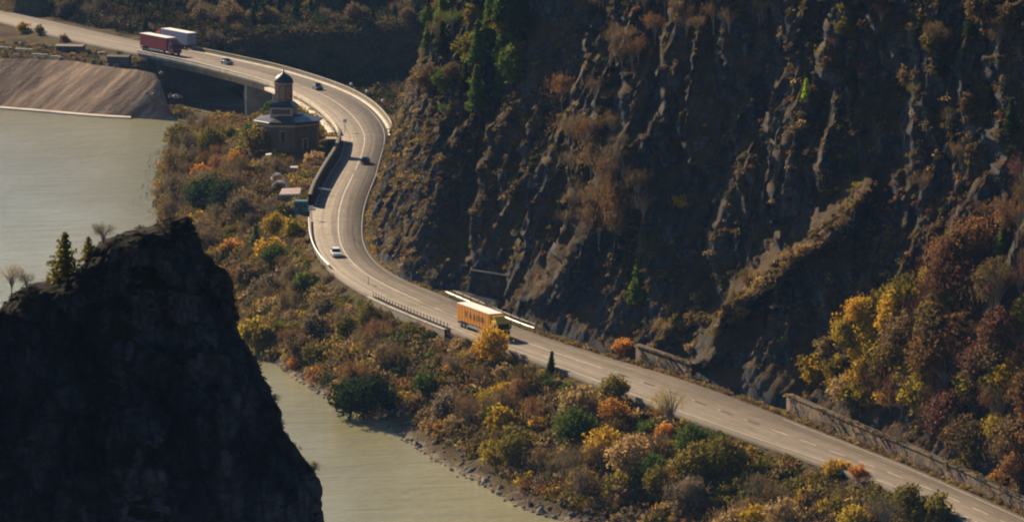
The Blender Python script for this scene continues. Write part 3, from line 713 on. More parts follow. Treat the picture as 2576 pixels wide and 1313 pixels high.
P_(mb.build('abutment', M['concrete_dark']), br)

def parapet(name, s0, s1, side, off, thick, hgt, label, cat, matb, matc, z0=-0.1):
    r = empty(name, (*road_pt(s0, 0), 0)); tag(r, label, cat); o1, o2 = sorted((off, off + thick))
    P_(loop_strip('wall', s0, s1, [(side, o1, z0), (side, o2, z0), (side, o2, hgt), (side, o1, hgt)], matb), r)
    P_(loop_strip('coping', s0, s1, [(side, o1 - .06, hgt + .003), (side, o2 + .06, hgt + .003), (side, o2 + .06, hgt + .13), (side, o1 - .06, hgt + .13)], matc), r)
    return r
tag(loop_strip('walkway', road_s(480, 128), road_s(968, 345), [(1, 0.45, -0.1), (1, 1.5, -0.1), (1, 1.5, 0.2), (1, 0.45, 0.2)], M['pale_concrete']), kind='structure')
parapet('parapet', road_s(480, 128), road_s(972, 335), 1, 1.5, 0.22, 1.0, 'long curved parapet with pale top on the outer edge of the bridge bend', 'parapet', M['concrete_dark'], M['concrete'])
parapet('parapet', road_s(349, 134), road_s(866, 342), -1, -0.75, 0.25, 0.75, 'low concrete parapet on the lake side of the bridge, running behind the chapel', 'parapet', M['concrete'], M['pale_concrete'])
tag(loop_strip('walkway', road_s(700, 215), road_s(850, 330), [(-1, -2.6, -1.0), (-1, -1.0, -1.0), (-1, -1.0, -0.25), (-1, -2.6, -0.25)], M['pale_concrete']), kind='structure')
parapet('roadside_wall', road_s(872, 352), road_s(800, 520), -1, -0.3, -0.7, 2.3, 'dark stone wall beside the bend that throws its shadow on the road', 'wall', M['masonry'], M['concrete_dark'], -0.8)

def rail(name, s0, s1, side, off, label, beams=((0.55, 0.8),), gap=4.0, mat='white_metal', ph=0.8, pw=0.07):
    r = empty(name, (*road_pt(s0, 0), 0)); tag(r, label, 'guard rail')
    for a_, b_ in beams:
        P_(loop_strip('beam', s0, s1, [(side, off, a_), (side, off + 0.12, a_ + 0.04), (side, off + 0.12, b_ - 0.04), (side, off, b_), (side, off - 0.05, (a_ + b_) / 2)], M[mat], None, 1.2), r)
    s = s0 + 0.5; i = 0
    while s < s1 and i < 90:
        p = road_pt(s, side * float(np.interp(s, sN, hw)) + off + 0.16 * (1 if off > 0 else -1) * 0); mb = MB()
        mb.box(-pw, pw, -pw, pw, -0.7, ph); o = mb.build('post', M['rust_metal']); o.location = (p[0], p[1], 0)
        bpy.context.view_layer; o.parent = r; o.location = (p[0] - r.location.x, p[1] - r.location.y, 0); s += gap; i += 1
    return r
rail('guard_rail', road_s(778, 556), road_s(828, 676), -1, -0.7, 'white curved guard rail on the lake side of the bend, left of the white car', beams=((0.45, 0.85),))
rail('guard_rail', road_s(943, 745), road_s(1145, 829), -1, -0.6, 'weathered railing with many thin posts on the river side before the yellow lorry', beams=((0.85, 1.0), (0.4, 0.5)), gap=1.5, mat='pale_concrete', ph=1.0)
s0, s1 = road_s(1102, 744), road_s(1335, 838)
rail('guard_rail', s0, s1, 1, 0.9, 'nearer of two bright white rails along the cliff foot behind the yellow lorry', beams=((0.5, 0.78),))
rail('guard_rail', s0, s1, 1, 2.4, 'farther of two bright white rails along the cliff foot behind the yellow lorry', beams=((0.7, 0.86),), ph=0.95, mat='pale_concrete')
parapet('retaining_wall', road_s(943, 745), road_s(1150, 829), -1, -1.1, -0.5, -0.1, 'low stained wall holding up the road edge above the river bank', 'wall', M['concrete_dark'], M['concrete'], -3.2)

def poly_wall(name, pts, h0, h1, thick, label, mat, capm, zb=-0.8):
    """wall standing on a line of ground points, its top falling from h0 to h1"""
    P = smooth_line(resample(W2(pts), 1.5), 3); n = len(P); t = np.gradient(P, axis=0); t /= np.linalg.norm(t, axis=1)[:, None]; nn = np.c_[-t[:, 1], t[:, 0]]
    if nn[0][0] < 0: nn = -nn
    r = empty(name, (*P[0], 0)); tag(r, label, 'wall'); hh = np.linspace(h0, h1, n)
    for nm, a0, a1, z0, z1, mt in (('wall', 0, thick, np.full(n, zb), hh, mat), ('coping', -0.12, thick + 0.12, hh + 0.003, hh + 0.25, capm)):
        A_ = np.stack([np.c_[P + nn * a0, z0], np.c_[P + nn * a1, z0], np.c_[P + nn * a1, z1], np.c_[P + nn * a0, z1], np.c_[P + nn * a0, z0]])
        idx = np.arange(5 * n).reshape(5, n); f = np.stack([idx[:-1, :-1], idx[:-1, 1:], idx[1:, 1:], idx[1:, :-1]], -1).reshape(-1, 4)
        V = A_.reshape(-1, 3); e0 = [0, n, 2 * n, 3 * n]; f = np.vstack([f, [e0], [[i + n - 1 for i in e0]]])
        P_(npmesh(nm, V, f, mt), r)
    return r
poly_wall('retaining_wall', [(1599, 910), (1680, 934), (1748, 956)], 2.7, 2.2, 0.8, 'short old masonry wall with a pale end and ledge at the cliff foot, halfway along the straight road', M['masonry'], M['masonry'])
poly_wall('retaining_wall', [(1978, 1034), (2110, 1090), (2300, 1166), (2430, 1222), (2620, 1310), (2850, 1420)], 2.5, 1.3, 0.9, 'long brown masonry wall along the foot of the wooded slope at lower right', M['masonry'], M['masonry'])
# rockfall ledge on the cliff
p = cliff_at(1240, 735); r_ = empty('rockfall_barrier', p); tag(r_, 'grey concrete rockfall ledge leaning on the cliff above the white rails', 'rockfall barrier')
mb = MB(); mb.add([(-5.2, -1.0, 0.6), (2.0, -2.6, -1.0), (2.2, -0.2, -1.1), (-5.0, 1.6, 0.5), (-4.6, 2.6, 4.2), (2.6, 1.6, 3.1), (2.7, 2.2, 3.0), (-4.5, 3.4, 4.1)],
                 [(0, 1, 5, 4), (1, 2, 6, 5), (2, 3, 7, 6), (3, 0, 4, 7), (0, 3, 2, 1), (4, 5, 6, 7)]); mb.build('sloping_slab', M['masonry'], r_)
mb = MB(); mb.tube([(-5.4, -1.3, 0.55), (2.2, -2.9, -1.05)], 0.22, 6); mb.build('edge_beam', M['concrete'], r_)
mb = MB(); mb.tube([(-4.8, 2.4, 4.25), (2.8, 1.4, 3.15)], 0.16, 6); mb.build('edge_beam', M['concrete'], r_)

# poles and signs
def lamp_post(u, v, h, label, style='ball', z=0.0, on=None, arm=None):
    p = at(u, v, z) if on is None else Vector(on); r = empty('street_lamp' if style == 'ball' else 'road_sign', p); tag(r, label, 'street lamp' if style == 'ball' else 'sign')
    mb = MB(); mb.tube([(0, 0, -0.5), (0, 0, h)], [0.08, 0.06], 6); mb.build('pole', M['rust_metal'], r)
    if style == 'ball':
        mb = MB(); mb.lathe([(0.1, h), (0.32, h + 0.15), (0.42, h + 0.45), (0.3, h + 0.75), (0.08, h + 0.9)], 8); mb.build('lamp_head', M['lamp'], r)
    elif style == 'board':
        mb = MB(); mb.box(-0.45, 0.45, -0.03, 0.03, h - 0.3, h + 0.5); mb.build('sign_board', M['white_paint'], r, bevel=0.02)
    else:
        mb = MB(); mb.lathe([(0.38, -0.03), (0.38, 0.03)], 14, 0, h, axis='y'); mb.build('sign_disc', M['red_sign'], r)
    return r
hill_z = -0.2
for (u, v, lb, h) in [(884, 228, 'pale globe lamp behind the parapet, highest of the row beside the bridge bend', 1.0), (924, 246, 'pale globe lamp behind the parapet, between the highest and the lowest of the row', 1.0),
                      (963, 270, 'pale globe lamp nearest to the cliff behind the parapet', 1.0), (597, 120, 'pale globe lamp behind the bridge, beyond the grey green car', 1.4)]:
    lamp_post(u, v, h, lb)
lamp_post(868, 332, 2.4, 'dark roadside pole standing on the inner edge of the bend beside the chapel', 'board')
lamp_post(783, 552, 2.2, 'small white board sign on a pole at the start of the white curved rail', 'board')
lamp_post(927, 716, 1.2, 'small red disc sign on a short post at the road edge below the bend', 'disc')
lamp_post(892, 608, 0.9, 'tiny red disc marker beside the road at the foot of the cliff bend', 'disc')
# white boom barrier
p = at(803, 488, 0.1); r_ = empty('boom_barrier', p, 0); tag(r_, 'white boom barrier reaching over the road edge at the end of the stone wall', 'barrier')
mb = MB(); mb.box(-0.25, 0.25, -0.25, 0.25, -0.6, 1.1); mb.build('pivot_box', M['rust_metal'], r_, bevel=0.03)
mb = MB(); mb.tube([(-0.2, 0, 1.15), (1.6, -1.0, 1.0), (2.6, -1.3, 0.95)], [0.2, 0.16, 0.13], 6); mb.build('boom', M['white_paint'], r_)

# ------------------------------------------------------------------ chapel
ch = empty('chapel', (chap.x, chap.y, -0.5), R(-8)); tag(ch, 'brown roadside chapel with blue grey roof and a domed tower beside the bend', 'chapel')
def ngon(mb, prof, n=8, cx=0, cy=0, rot=R(22.5)): return mb.lathe(prof, n, cx, cy, rot)
mb = MB(); ngon(mb, [(6.9, -2.5), (6.9, 6.3)]); mb.build('wall', M['chapel_wall'], ch)
mb = MB(); ngon(mb, [(7.05, 5.3), (7.05, 5.6)], cap=None) if False else ngon(mb, [(7.0, 5.35), (7.08, 5.4), (7.08, 5.65), (7.0, 5.7)]); mb.build('cornice', M['chapel_trim'], ch)
for k in range(8):
    a_ = R(45 * k - 90); mb = MB(); mb.box(-0.55, 0.55, -0.05, 0.12, 0, 2.2)
    mb.prism_x([(-0.05, 0), (0.12, 0), (0.12, 0), (-0.05, 0)], 0, 0.01) if False else None
    w_ = empty('tmp') if False else None
    nm = 'door' if k == 1 else 'window'
    o = mb.build(nm, M['bark'] if nm == 'door' else M['chassis'], ch)
    rr = 6.9 * math.cos(R(22.5)) + 0.02; o.location = (rr * math.cos(a_), rr * math.sin(a_), 0.4 if nm == 'door' else 2.2); o.rotation_euler = (0, 0, a_ + math.pi / 2)
    mb = MB(); mb.box(-0.7, -0.56, -0.16, 0.08, -0.1, 2.35).box(0.56, 0.7, -0.16, 0.08, -0.1, 2.35).box(-0.56, 0.56, -0.16, 0.08, 2.21, 2.35); f_ = mb.build('frame', M['chapel_trim'], o)
rf = MB(); ngon(rf, [(7.75, 6.12), (7.85, 6.25), (7.7, 6.42), (3.6, 7.3), (3.3, 7.6)]); rf.build('roof', M['roof'], ch)
tx = -1.0
mb = MB(); mb.box(tx - 2.5, tx + 2.5, -3.2, 2.5, 6.7, 9.15); pl = mb.build('plinth', M['chapel_trim'], ch, bevel=0.04)
mb = MB(); mb.box(-2.05, 2.05, -3.27, -3.21, 7.75, 8.85); q = mb.build('panel', M['chapel_wall'], pl); q.location = (tx, 0, 0)
mb = MB(); mb.lathe([(3.95, 9.16), (4.0, 9.3), (2.9, 10.1), (2.2, 10.4)], 4, tx, -0.3, R(45)); mb.build('skirt_roof', M['roof'], ch)
mb = MB(); ngon(mb, [(2.0, 9.6), (2.0, 14.2)], 8, tx, 0); tw = mb.build('tower', M['chapel_tower'], ch)
for k in range(8):
    a_ = R(45 * k); mb = MB(); mb.box(-0.3, 0.3, -0.03, 0.06, 0, 2.4); o = mb.build('window', M['chapel_trim'], tw)
    rr = 2.0 * math.cos(R(22.5)); o.location = (tx + rr * math.cos(a_), rr * math.sin(a_), 11.1); o.rotation_euler = (0, 0, a_ + math.pi / 2)
    mb = MB(); mb.box(-0.13, 0.13, -0.10, -0.04, 0.15, 2.2); mb.build('pane', M['chapel_tower'], o)
mb = MB(); ngon(mb, [(2.0, 14.1), (2.3, 14.3), (2.35, 14.42), (2.0, 14.55)], 8, tx, 0); mb.build('eave', M['chapel_trim'], ch)
mb = MB(); ngon(mb, [(2.15, 14.5), (2.1, 14.9), (1.8, 15.5), (1.25, 16.0), (0.6, 16.35), (0.22, 16.6), (0.15, 17.2)], 16, tx, 0); mb.build('dome', M['dome'], ch, smooth=True)
mb = MB(); mb.box(tx - .05, tx + .05, -.05, .05, 17.25, 18.3).box(tx - .3, tx + .3, -.04, .04, 17.8, 17.9); mb.build('cross', M['gold'], ch)

# kiosk, shed, canopy, hoops, slabs near the chapel
def gable_hut(name, p, w, d, h, label, cat, wm, rm, rz=0, roof_h=0.5, over=0.3):
    r = empty(name, p, rz); tag(r, label, cat)
    mb = MB(); mb.box(-w / 2, w / 2, -d / 2, d / 2, -0.5, h); wl_ = mb.build('wall', wm, r)
    mb = MB(); mb.prism_x([(-d / 2 - over, h - .02), (d / 2 + over, h - .02), (0, h + roof_h)], -w / 2 - over, w / 2 + over); mb.build('roof', rm, r)
    mb = MB(); mb.box(-0.4, 0.4, -d / 2 - 0.04, -d / 2 + 0.02, 0, min(2, h * .85)); mb.build('door', M['bark'], r)
    for sx in (-1, 1):
        mb = MB(); mb.box(sx * w * .33 - .25, sx * w * .33 + .25, -d / 2 - 0.03, -d / 2 + 0.02, h * .45, h * .75); mb.build('window', M['glass'], r)
    return r
gable_hut('kiosk', at(839, 368, -0.4), 2.6, 2.2, 1.8, 'small cream kiosk squeezed between the chapel and the bend', 'kiosk', M['chapel_trim'], M['pale_concrete'], R(-5), 0.25)
gable_hut('shed', at(758, 533, -0.8), 2.5, 2.2, 2.3, 'small teal metal shed beside the end of the stone wall', 'shed', M['teal'], M['teal'], R(-4), 0.1, 0.05)
p = at(732, 500, -0.8); r_ = empty('market_awning', p, R(-6)); tag(r_, 'pale pink awning with a white front edge behind the teal shed', 'awning')
mb = MB(); mb.add([(-2.2, -1.2, 1.0), (2.0, -1.2, 1.15), (1.9, 1.6, 2.0), (-2.1, 1.6, 1.8), (-2.2, -1.2, 1.06), (2.0, -1.2, 1.21), (1.9, 1.6, 2.06), (-2.1, 1.6, 1.86)], [(0, 1, 2, 3), (4, 5, 6, 7), (0, 1, 5, 4), (1, 2, 6, 5), (2, 3, 7, 6), (3, 0, 4, 7)]); mb.build('canopy', M['pink'], r_)
mb = MB(); mb.tube([(-2.3, -1.25, 0.95), (0, -1.3, 1.05), (2.1, -1.25, 1.15)], 0.17, 6); mb.build('front_edge', M['white_paint'], r_)
for sx in (-2, 1.8):
    for sy in (-1.1, 1.5): mb = MB(); mb.box(sx - .05, sx + .05, sy - .05, sy + .05, -1, 1.05 + (sy > 0) * .75); mb.build('leg', M['rust_metal'], r_)
for i, (u, v, w_, lb) in enumerate([(700, 455, 2.6, 'upper pale curved hoop of bent pipes in the garden below the chapel'), (703, 474, 3.2, 'lower and wider pale curved hoop in the garden below the chapel')]):
    p = at(u, v, -1.0); r_ = empty('garden_hoop', p, R(10 - 14 * i)); tag(r_, lb, 'hoop', 'pale hoops in the chapel garden')
    for k in range(3):
        mb = MB(); mb.tube([(w_ / 2 * math.cos(t), k * 0.9 + 0.2 * math.sin(3 * t), 1.35 * math.sin(t)) for t in np.linspace(0, math.pi, 9)], 0.13, 6); mb.build('hoop_pipe', M['white_paint'] if k != 1 else M['chapel_trim'], r_)
for (u, v, L_, rz, lb) in [(722, 366, 2.6, 40, 'pale plank leaning before the front wall of the chapel'), (740, 425, 1.6, 0, 'flat white slab lying in the garden between the chapel and the hoops'), (676, 393, 1.2, 10, 'small white slab lying in bushes left of the chapel front')]:
    p = at(u, v, -0.4); o = MB().box(-L_ / 2, L_ / 2, -0.45, 0.45, 0, 0.14).build('slab', M['white_paint'], bevel=0.03); o.location = p + Vector((0, -6 if rz == 40 else 0, .3)); o.rotation_euler = (0.25, R(-rz * .8), R(5)); tag(o, lb, 'slab')

# dark lean-to sheds and pale rubble behind the slabbed slope
gable_hut('storage_shed', at(300, 160, -1.5), 5.5, 3.0, 1.9, 'long low dark shed at the end of the slabbed slope near the bridge', 'shed', M['concrete_dark'], M['chassis'], R(-14), 0.35)
gable_hut('storage_shed', at(178, 130, -1.5), 7.0, 3.4, 1.6, 'dark low shed with flat roof among rubble above the slabbed slope', 'shed', M['concrete_dark'], M['rust_metal'], R(-10), 0.3)
for i, (u, v, L_) in enumerate([(25, 124, 6.5), (60, 128, 5.0), (100, 141, 4.5), (140, 146, 3.0), (262, 136, 3.2)]):
    p = at(u, v, -1.5); o = MB().box(-L_ / 2, L_ / 2, -0.5, 0.5, 0, 0.5, top=(.2, .2, .1, .1)).build('concrete_beam', M['pale_concrete'] if i != 4 else M['pink'], bevel=0.05); o.location = p; o.rotation_euler = (0, R(2), R(-12 + 5 * i))
    tag(o, ['longest pale concrete beam lying at the far left above the slabbed slope', 'pale concrete beam lying second from the left above the slabbed slope', 'grey pale beam lying in the middle of the row above the slabbed slope',
            'short pale beam lying near the dark flat shed', 'short pinkish beam lying beside the highway shoulder'][i], 'concrete beam', 'concrete beams above the slabbed slope')

# ------------------------------------------------------------------ vehicles (front toward +Y of their own frame)
def wheel(parent, x, y, r=0.5, w=0.3):
    mb = MB(); mb.lathe([(r * 0.6, x - w / 2), (r, x - w / 2), (r, x + w / 2), (r * 0.6, x + w / 2)], 14, y, r, axis='x')
    o = mb.build('wheel', M['tyre'], parent); sx = 1 if x > 0 else -1
    mb = MB(); mb.lathe([(r * 0.55, x + sx * w * .3), (r * 0.5, x + sx * (w / 2 + .02))], 10, y, r, axis='x'); mb.build('rim', M['rim'], o)
def lorry(p, rz, side_mat, front_mat, cab_mat, label, letters=False, away=False, sc=1.0):
    r = empty('lorry', p, rz); r.scale = (sc, sc, sc); tag(r, label, 'lorry')
    mb = MB(); mb.box(-1.25, 1.25, -8.0, 5.2, 1.15, 3.93); bx_ = mb.build('trailer_body', side_mat, r, bevel=0.03)
    mb = MB(); mb.box(-1.28, 1.28, -8.04, 5.24, 3.94, 4.05); mb.build('trailer_roof', M['white_paint'], r, bevel=0.02)
    mb = MB(); mb.box(-1.22, 1.22, 5.22, 5.28, 1.2, 3.9); mb.build('headboard', front_mat, r)
    for x0, x1 in ((-1.2, -0.02), (0.02, 1.2)):
        mb = MB(); mb.box(x0, x1, -8.08, -8.01, 1.22, 3.85); d_ = mb.build('rear_door', M['grey_door'] if away else side_mat, r)
        mb = MB(); mb.box(x0 + .5, x0 + .56, -8.13, -8.09, 1.3, 3.8); mb.build('lock_bar', M['rim'], d_)
    for k in range(11):
        for sx in (-1.27, 1.27):
            mb = MB(); y = -7.4 + k * 1.2; mb.box(sx - .02, sx + .02, y, y + 0.07, 1.2, 3.9); mb.build('side_rib', side_mat, bx_)
    mb = MB(); mb.box(-0.5, 0.5, -7.9, 7.6, 0.75, 1.12); mb.box(-1.1, 1.1, -8.05, -7.9, 0.6, 0.85); mb.build('chassis', M['chassis'], r)
    for sx in (-1.2, 1.14):
        mb = MB(); mb.box(sx, sx + .06, -3.6, 2.6, 0.5, 1.0); mb.build('side_guard', M['rim'], r)
    for y in (-6.6, -5.3, -4.0, 3.6, 6.9):
        for sx in (-1.05, 1.05): wheel(r, sx, y, 0.5, 0.32)
    mb = MB(); mb.prism_x([(5.9, 0.75), (8.15, 0.55), (8.2, 1.6), (8.02, 2.75), (7.6, 3.05), (5.9, 3.1)], -1.22, 1.22); cb = mb.build('cab', cab_mat, r, bevel=0.06)
    mb = MB(); mb.prism_x([(6.0, 3.1), (7.35, 3.08), (6.4, 3.75), (6.0, 3.8)], -1.0, 1.0); mb.build('wind_deflector', cab_mat, cb, bevel=0.04)
    mb = MB(); mb.add([(-1.1, 8.205, 1.75), (1.1, 8.205, 1.75), (1.02, 8.06, 2.68), (-1.02, 8.06, 2.68), (-1.1, 8.17, 1.73), (1.1, 8.17, 1.73), (1.02, 8.0, 2.7), (-1.02, 8.0, 2.7)], [(0, 1, 2, 3), (4, 5, 6, 7), (0, 1, 5, 4), (1, 2, 6, 5), (2, 3, 7, 6), (3, 0, 4, 7)]); mb.build('windscreen', M['glass'], cb)
    for sx in (-1.235, 1.225):
        mb = MB(); mb.box(sx, sx + .012, 7.0, 7.85, 1.75, 2.6); mb.build('side_window', M['glass'], cb)
    mb = MB(); mb.box(-1.0, 1.0, 8.21, 8.25, 0.95, 1.45); mb.build('grille', M['chassis'], cb)
    for sx in (-1, 1):
        mb = MB(); mb.box(sx * .95 - .17, sx * .95 + .17, 8.16, 8.24, 0.66, 0.86); mb.build('headlight', M['lamp'], cb)
        mb = MB(); mb.box(sx * 1.42 - .1, sx * 1.42 + .1, 7.9, 8.0, 1.8, 2.5); mb.build('mirror', M['chassis'], cb)
        mb = MB(); mb.box(sx * 1.0 - .15, sx * 1.0 + .15, -8.12, -8.05, 0.7, 0.82); mb.build('tail_light', M['tail'], r)
    if letters:       # blurred block capitals on the river side of the trailer
        for i, g in enumerate(('V', 'A', 'R', 'O', 'M')):
            cu = bpy.data.curves.new('lettering', 'FONT'); cu.body = g; cu.size = 1.45; cu.extrude = 0.012; cu.offset = 0.03
            o = bpy.data.objects.new('letter', cu); COL.objects.link(o)
            dg = bpy.context.evaluated_depsgraph_get(); me = bpy.data.meshes.new_from_object(o.evaluated_get(dg)); bpy.data.objects.remove(o)
            me.materials.clear(); me.materials.append(M['brown_paint']); o = bpy.data.objects.new('letter', me); COL.objects.link(o); o.parent = bx_
            o.location = (1.3, -4.6 + i * 1.6, 2.1); o.rotation_euler = (math.pi / 2, 0, math.pi / 2); o.scale = (0.85, 1, 1)
    return r
def car(p, rz, paint, label, estate=False):
    r = empty('car', p, rz); tag(r, label, 'car'); rb = -1.95 if estate else -1.3
    mb = MB(); mb.prism_x([(-2.15, 0.35), (2.1, 0.3), (2.18, 0.6), (2.0, 0.78), (1.0, 0.93), (-2.0, 0.98), (-2.2, 0.75)], -0.88, 0.88); mb.build('body', paint, r, bevel=0.07)
    def cab(z1, shr, mat, nm, bev=0.05):
        mb = MB(); x = 0.8; t = 0.62; mb.add([(-x, -1.95, 0.93), (x, -1.95, 0.93), (x, 1.05, 0.9), (-x, 1.05, 0.9), (-t, rb, z1), (t, rb, z1), (t, 0.25, z1), (-t, 0.25, z1)],
            [(0, 3, 2, 1), (4, 5, 6, 7), (0, 1, 5, 4), (1, 2, 6, 5), (2, 3, 7, 6), (3, 0, 4, 7)]); return mb.build(nm, mat, r)
    cab(1.42, 0, M['glass'], 'windows')
    mb = MB(); mb.box(-0.64, 0.64, rb - .05, 0.3, 1.42, 1.48); mb.build('roof', paint, r, bevel=0.03)
    for y in (-1.35, 1.35):
        for sx in (-0.78, 0.78): wheel(r, sx, y, 0.32, 0.22)
    for sx in (-0.62, 0.62):
        mb = MB(); mb.box(sx - .17, sx + .17, 2.08, 2.17, 0.58, 0.72); mb.build('headlight', M['lamp'], r)
        mb = MB(); mb.box(sx - .17, sx + .17, -2.22, -2.12, 0.62, 0.78); mb.build('tail_light', M['tail'], r)
        mb = MB(); mb.box(sx * 1.48 - .09, sx * 1.48 + .09, 0.75, 0.87, 0.88, 1.0); mb.build('mirror', paint, r)
    return r
def on_road(u, v, z=0.0, back=False, twist=0.0):
    p = at(u, v, 0); s = road_s(u, v); t = road_tan(s); a_ = math.atan2(-t[0], t[1]) + (math.pi if back else 0); return Vector((p.x, p.y, 0.05)), a_ + R(twist)
p, a_ = on_road(1216, 837); LORRY_Y = lorry(p, a_, M['yellow_paint'], M['cab_yellow'], M['cab_yellow'], 'orange yellow lorry with white roof and dark block letters driving past the cliff', True)
p, a_ = on_road(404, 134); lorry(p, a_, M['red_paint'], M['wine_paint'], M['wine_paint'], 'red lorry with white roof, nearer of the two beside the bridge', sc=1.1)
p, a_ = on_road(443, 119, back=True); lorry(p, a_, M['grey_door'], M['grey_door'], M['red_paint'], 'lorry with grey rear doors driving away, half hidden behind another', away=True, sc=1.1)
p, a_ = on_road(571, 163); car(p, a_, M['car_green'], 'grey green car on the bridge just right of the two lorries')
p, a_ = on_road(799, 226); car(p, a_, M['car_dark'], 'dark car on the bridge beside the chapel dome')
p, a_ = on_road(920, 412, back=True); car(p, a_, M['car_dark'], 'black car at the narrow of the bend close under the cliff')
p, a_ = on_road(846, 645); car(p, a_, M['car_white'], 'white car on the lower bend beside the curved white rail', True)

# ------------------------------------------------------------------ vegetation
TONES = {k: np.array(v) for k, v in LEAF.items()}
def pick(rng, table, n):
    ks = list(table); w = np.array([table[k] for k in ks], float); return [ks[i] for i in rng.choice(len(ks), n, p=w / w.sum())]
def scatter(name, pts, sizes, tones, per, label, cat, elong=1.6, qs=0.16, seed=1, up=None):
    rng = np.random.default_rng(seed); n = len(pts)
    P = np.repeat(pts, per, 0); S_ = np.repeat(sizes, per)[:, None]
    d = rng.normal(size=P.shape); d /= np.linalg.norm(d, axis=1)[:, None]; d *= rng.uniform(0.25, 1, (len(P), 1)) ** 0.5
    d[:, 2] = np.abs(d[:, 2]) * 0.9; P = P + d * S_ * np.array([1, 1, 0.95])
    V = quads(P, 1.0, 1.0, rng) if False else None
    q = rng.uniform(0.6, 1.4, len(P)) * (qs + 0.07 * S_[:, 0])
    a_ = rng.normal(size=P.shape); a_[:, 2] += up or 0; a_ /= np.linalg.norm(a_, axis=1)[:, None]; b_ = np.cross(a_, rng.normal(size=P.shape)); b_ /= np.linalg.norm(b_, axis=1)[:, None] + 1e-9
    A_ = a_ * (q * elong * .5)[:, None]; B_ = b_ * (q * .5)[:, None]
    V = np.stack([P - A_ - B_ * .7, P - A_ * .6 + B_, P + A_ + B_ * .5, P + A_ * .7 - B_], 1).reshape(-1, 3)
    T = np.repeat(tones, per, 0) * rng.uniform(0.65, 1.4, (len(P), 1)); T = np.repeat(T, 4, 0)
    m_ = len(P); o = npmesh(name, V, np.arange(4 * m_).reshape(m_, 4), M['scrub'], tone=T)
    return tag(o, label, cat, kind='stuff')
# bank sampling
def bank_points(n, rng, dmin, wmin, ymax=1200):
    out = []; step = 0
    while len(out) < n and step < 200:
        step += 1; x = rng.uniform(-105, 75, 4000); y = rng.uniform(620, ymax, 4000)
        d, _, arc = pdist(x, y, cen[::3]); h = np.interp(arc, sN, hw); i = np.clip((arc / 2).astype(int), 0, len(cen) - 1)
        side = (x - cen[i, 0]) * rgt[i, 0] + (y - cen[i, 1]) * rgt[i, 1]
        dw, _, _ = pdist(x, y, shl); ins = inpoly(x, y, poly)
        ok = (side < 0) & (d - h > dmin) & ~ins & (dw > wmin) & (np.hypot(x - chap.x, y - chap.y) > 9.5) & (np.hypot(x - shed.x, y - shed.y) > 3)
        ok &= ~((x < -84) & (y > 1130)) & ~((arc < sBR1 + 6) & (d - h < 6) & (y > 1080))
        ok &= ~((np.abs(x - shed.x - .3) < 3.0) & (y < shed.y + 3) & (y > shed.y - 16)) & ~((np.abs(x - chap.x - 1) < 6) & (y < chap.y) & (y > chap.y - 13))
        ok &= np.hypot(x - at(715, 470).x, (y - at(715, 478).y + 3) / 3.2) > 4.0
        us_, vs__ = proj(x, y, 0 * x - 11.5); ok &= ~((us_ > 955) & (vs__ > 1040) & (dw < 4.2)) & ~((us_ > 690) & (us_ < 850) & (vs__ > 900) & (dw < 2.0))
        u, v = proj(x, y, 0 * x - 5); ok &= (u > 330) & (u < 2650) & (v < 1420)
        out += list(np.c_[x, y, d - h, dw][ok])
    return np.array(out[:n])
rng = np.random.default_rng(11)
B = bank_points(6200, rng, 0.9, 0.6)
zb = np.array([gz(a_[0], a_[1]) for a_ in B])
cl = fbm(B[:, 0] / 14, B[:, 1] / 26, 0 * zb, 3, 5); u_, v_ = proj(B[:, 0], B[:, 1], zb)
tn_ = []
for k in range(len(B)):
    near = B[k, 2] < 7
    tab = {'brown': 5, 'grey': 2.5, 'rust': 1.5, 'olive': 4, 'tan': 2.6, 'green': .8, 'yellow': 1.0, 'gold': .4, 'orange': .15, 'dark': .6}
    if near: tab.update(olive=6, tan=3, green=2)
    if cl[k] > .12: tab.update(rust=3, brown=6, orange=.3)
    if cl[k] < -.12: tab.update(green=3, dark=3, olive=4)
    if u_[k] > 1650 and near: tab.update(olive=9, yellow=1.5)
    tn_.append(TONES[pick(rng, tab, 1)[0]])
Bn = bank_points(1500, rng, 0.5, 1.5); Bn = Bn[Bn[:, 2] < 7]; zn_ = np.array([gz(a_[0], a_[1]) for a_ in Bn])
scatter('roadside_weeds', np.c_[Bn[:, :2], zn_ - .1], rng.uniform(.3, .95, len(Bn)), np.array([TONES[k] for k in pick(rng, {'olive': 5, 'tan': 4, 'brown': 2, 'yellow': .8, 'green': 1}, len(Bn))]), 44, 'olive and straw coloured weeds along the river side of the road', 'weeds', 2.2, 0.1, 31, .8)
scatter('bank_undergrowth', np.c_[B[:, :2], zb - 0.1], np.where(B[:, 2] < 2.5, .6, 1) * rng.uniform(0.9, 2.8, len(B)), np.array(tn_), 120, 'brown, rust and olive undergrowth covering the bank between road and water', 'undergrowth', 2.4, 0.10, 3, 0.7)

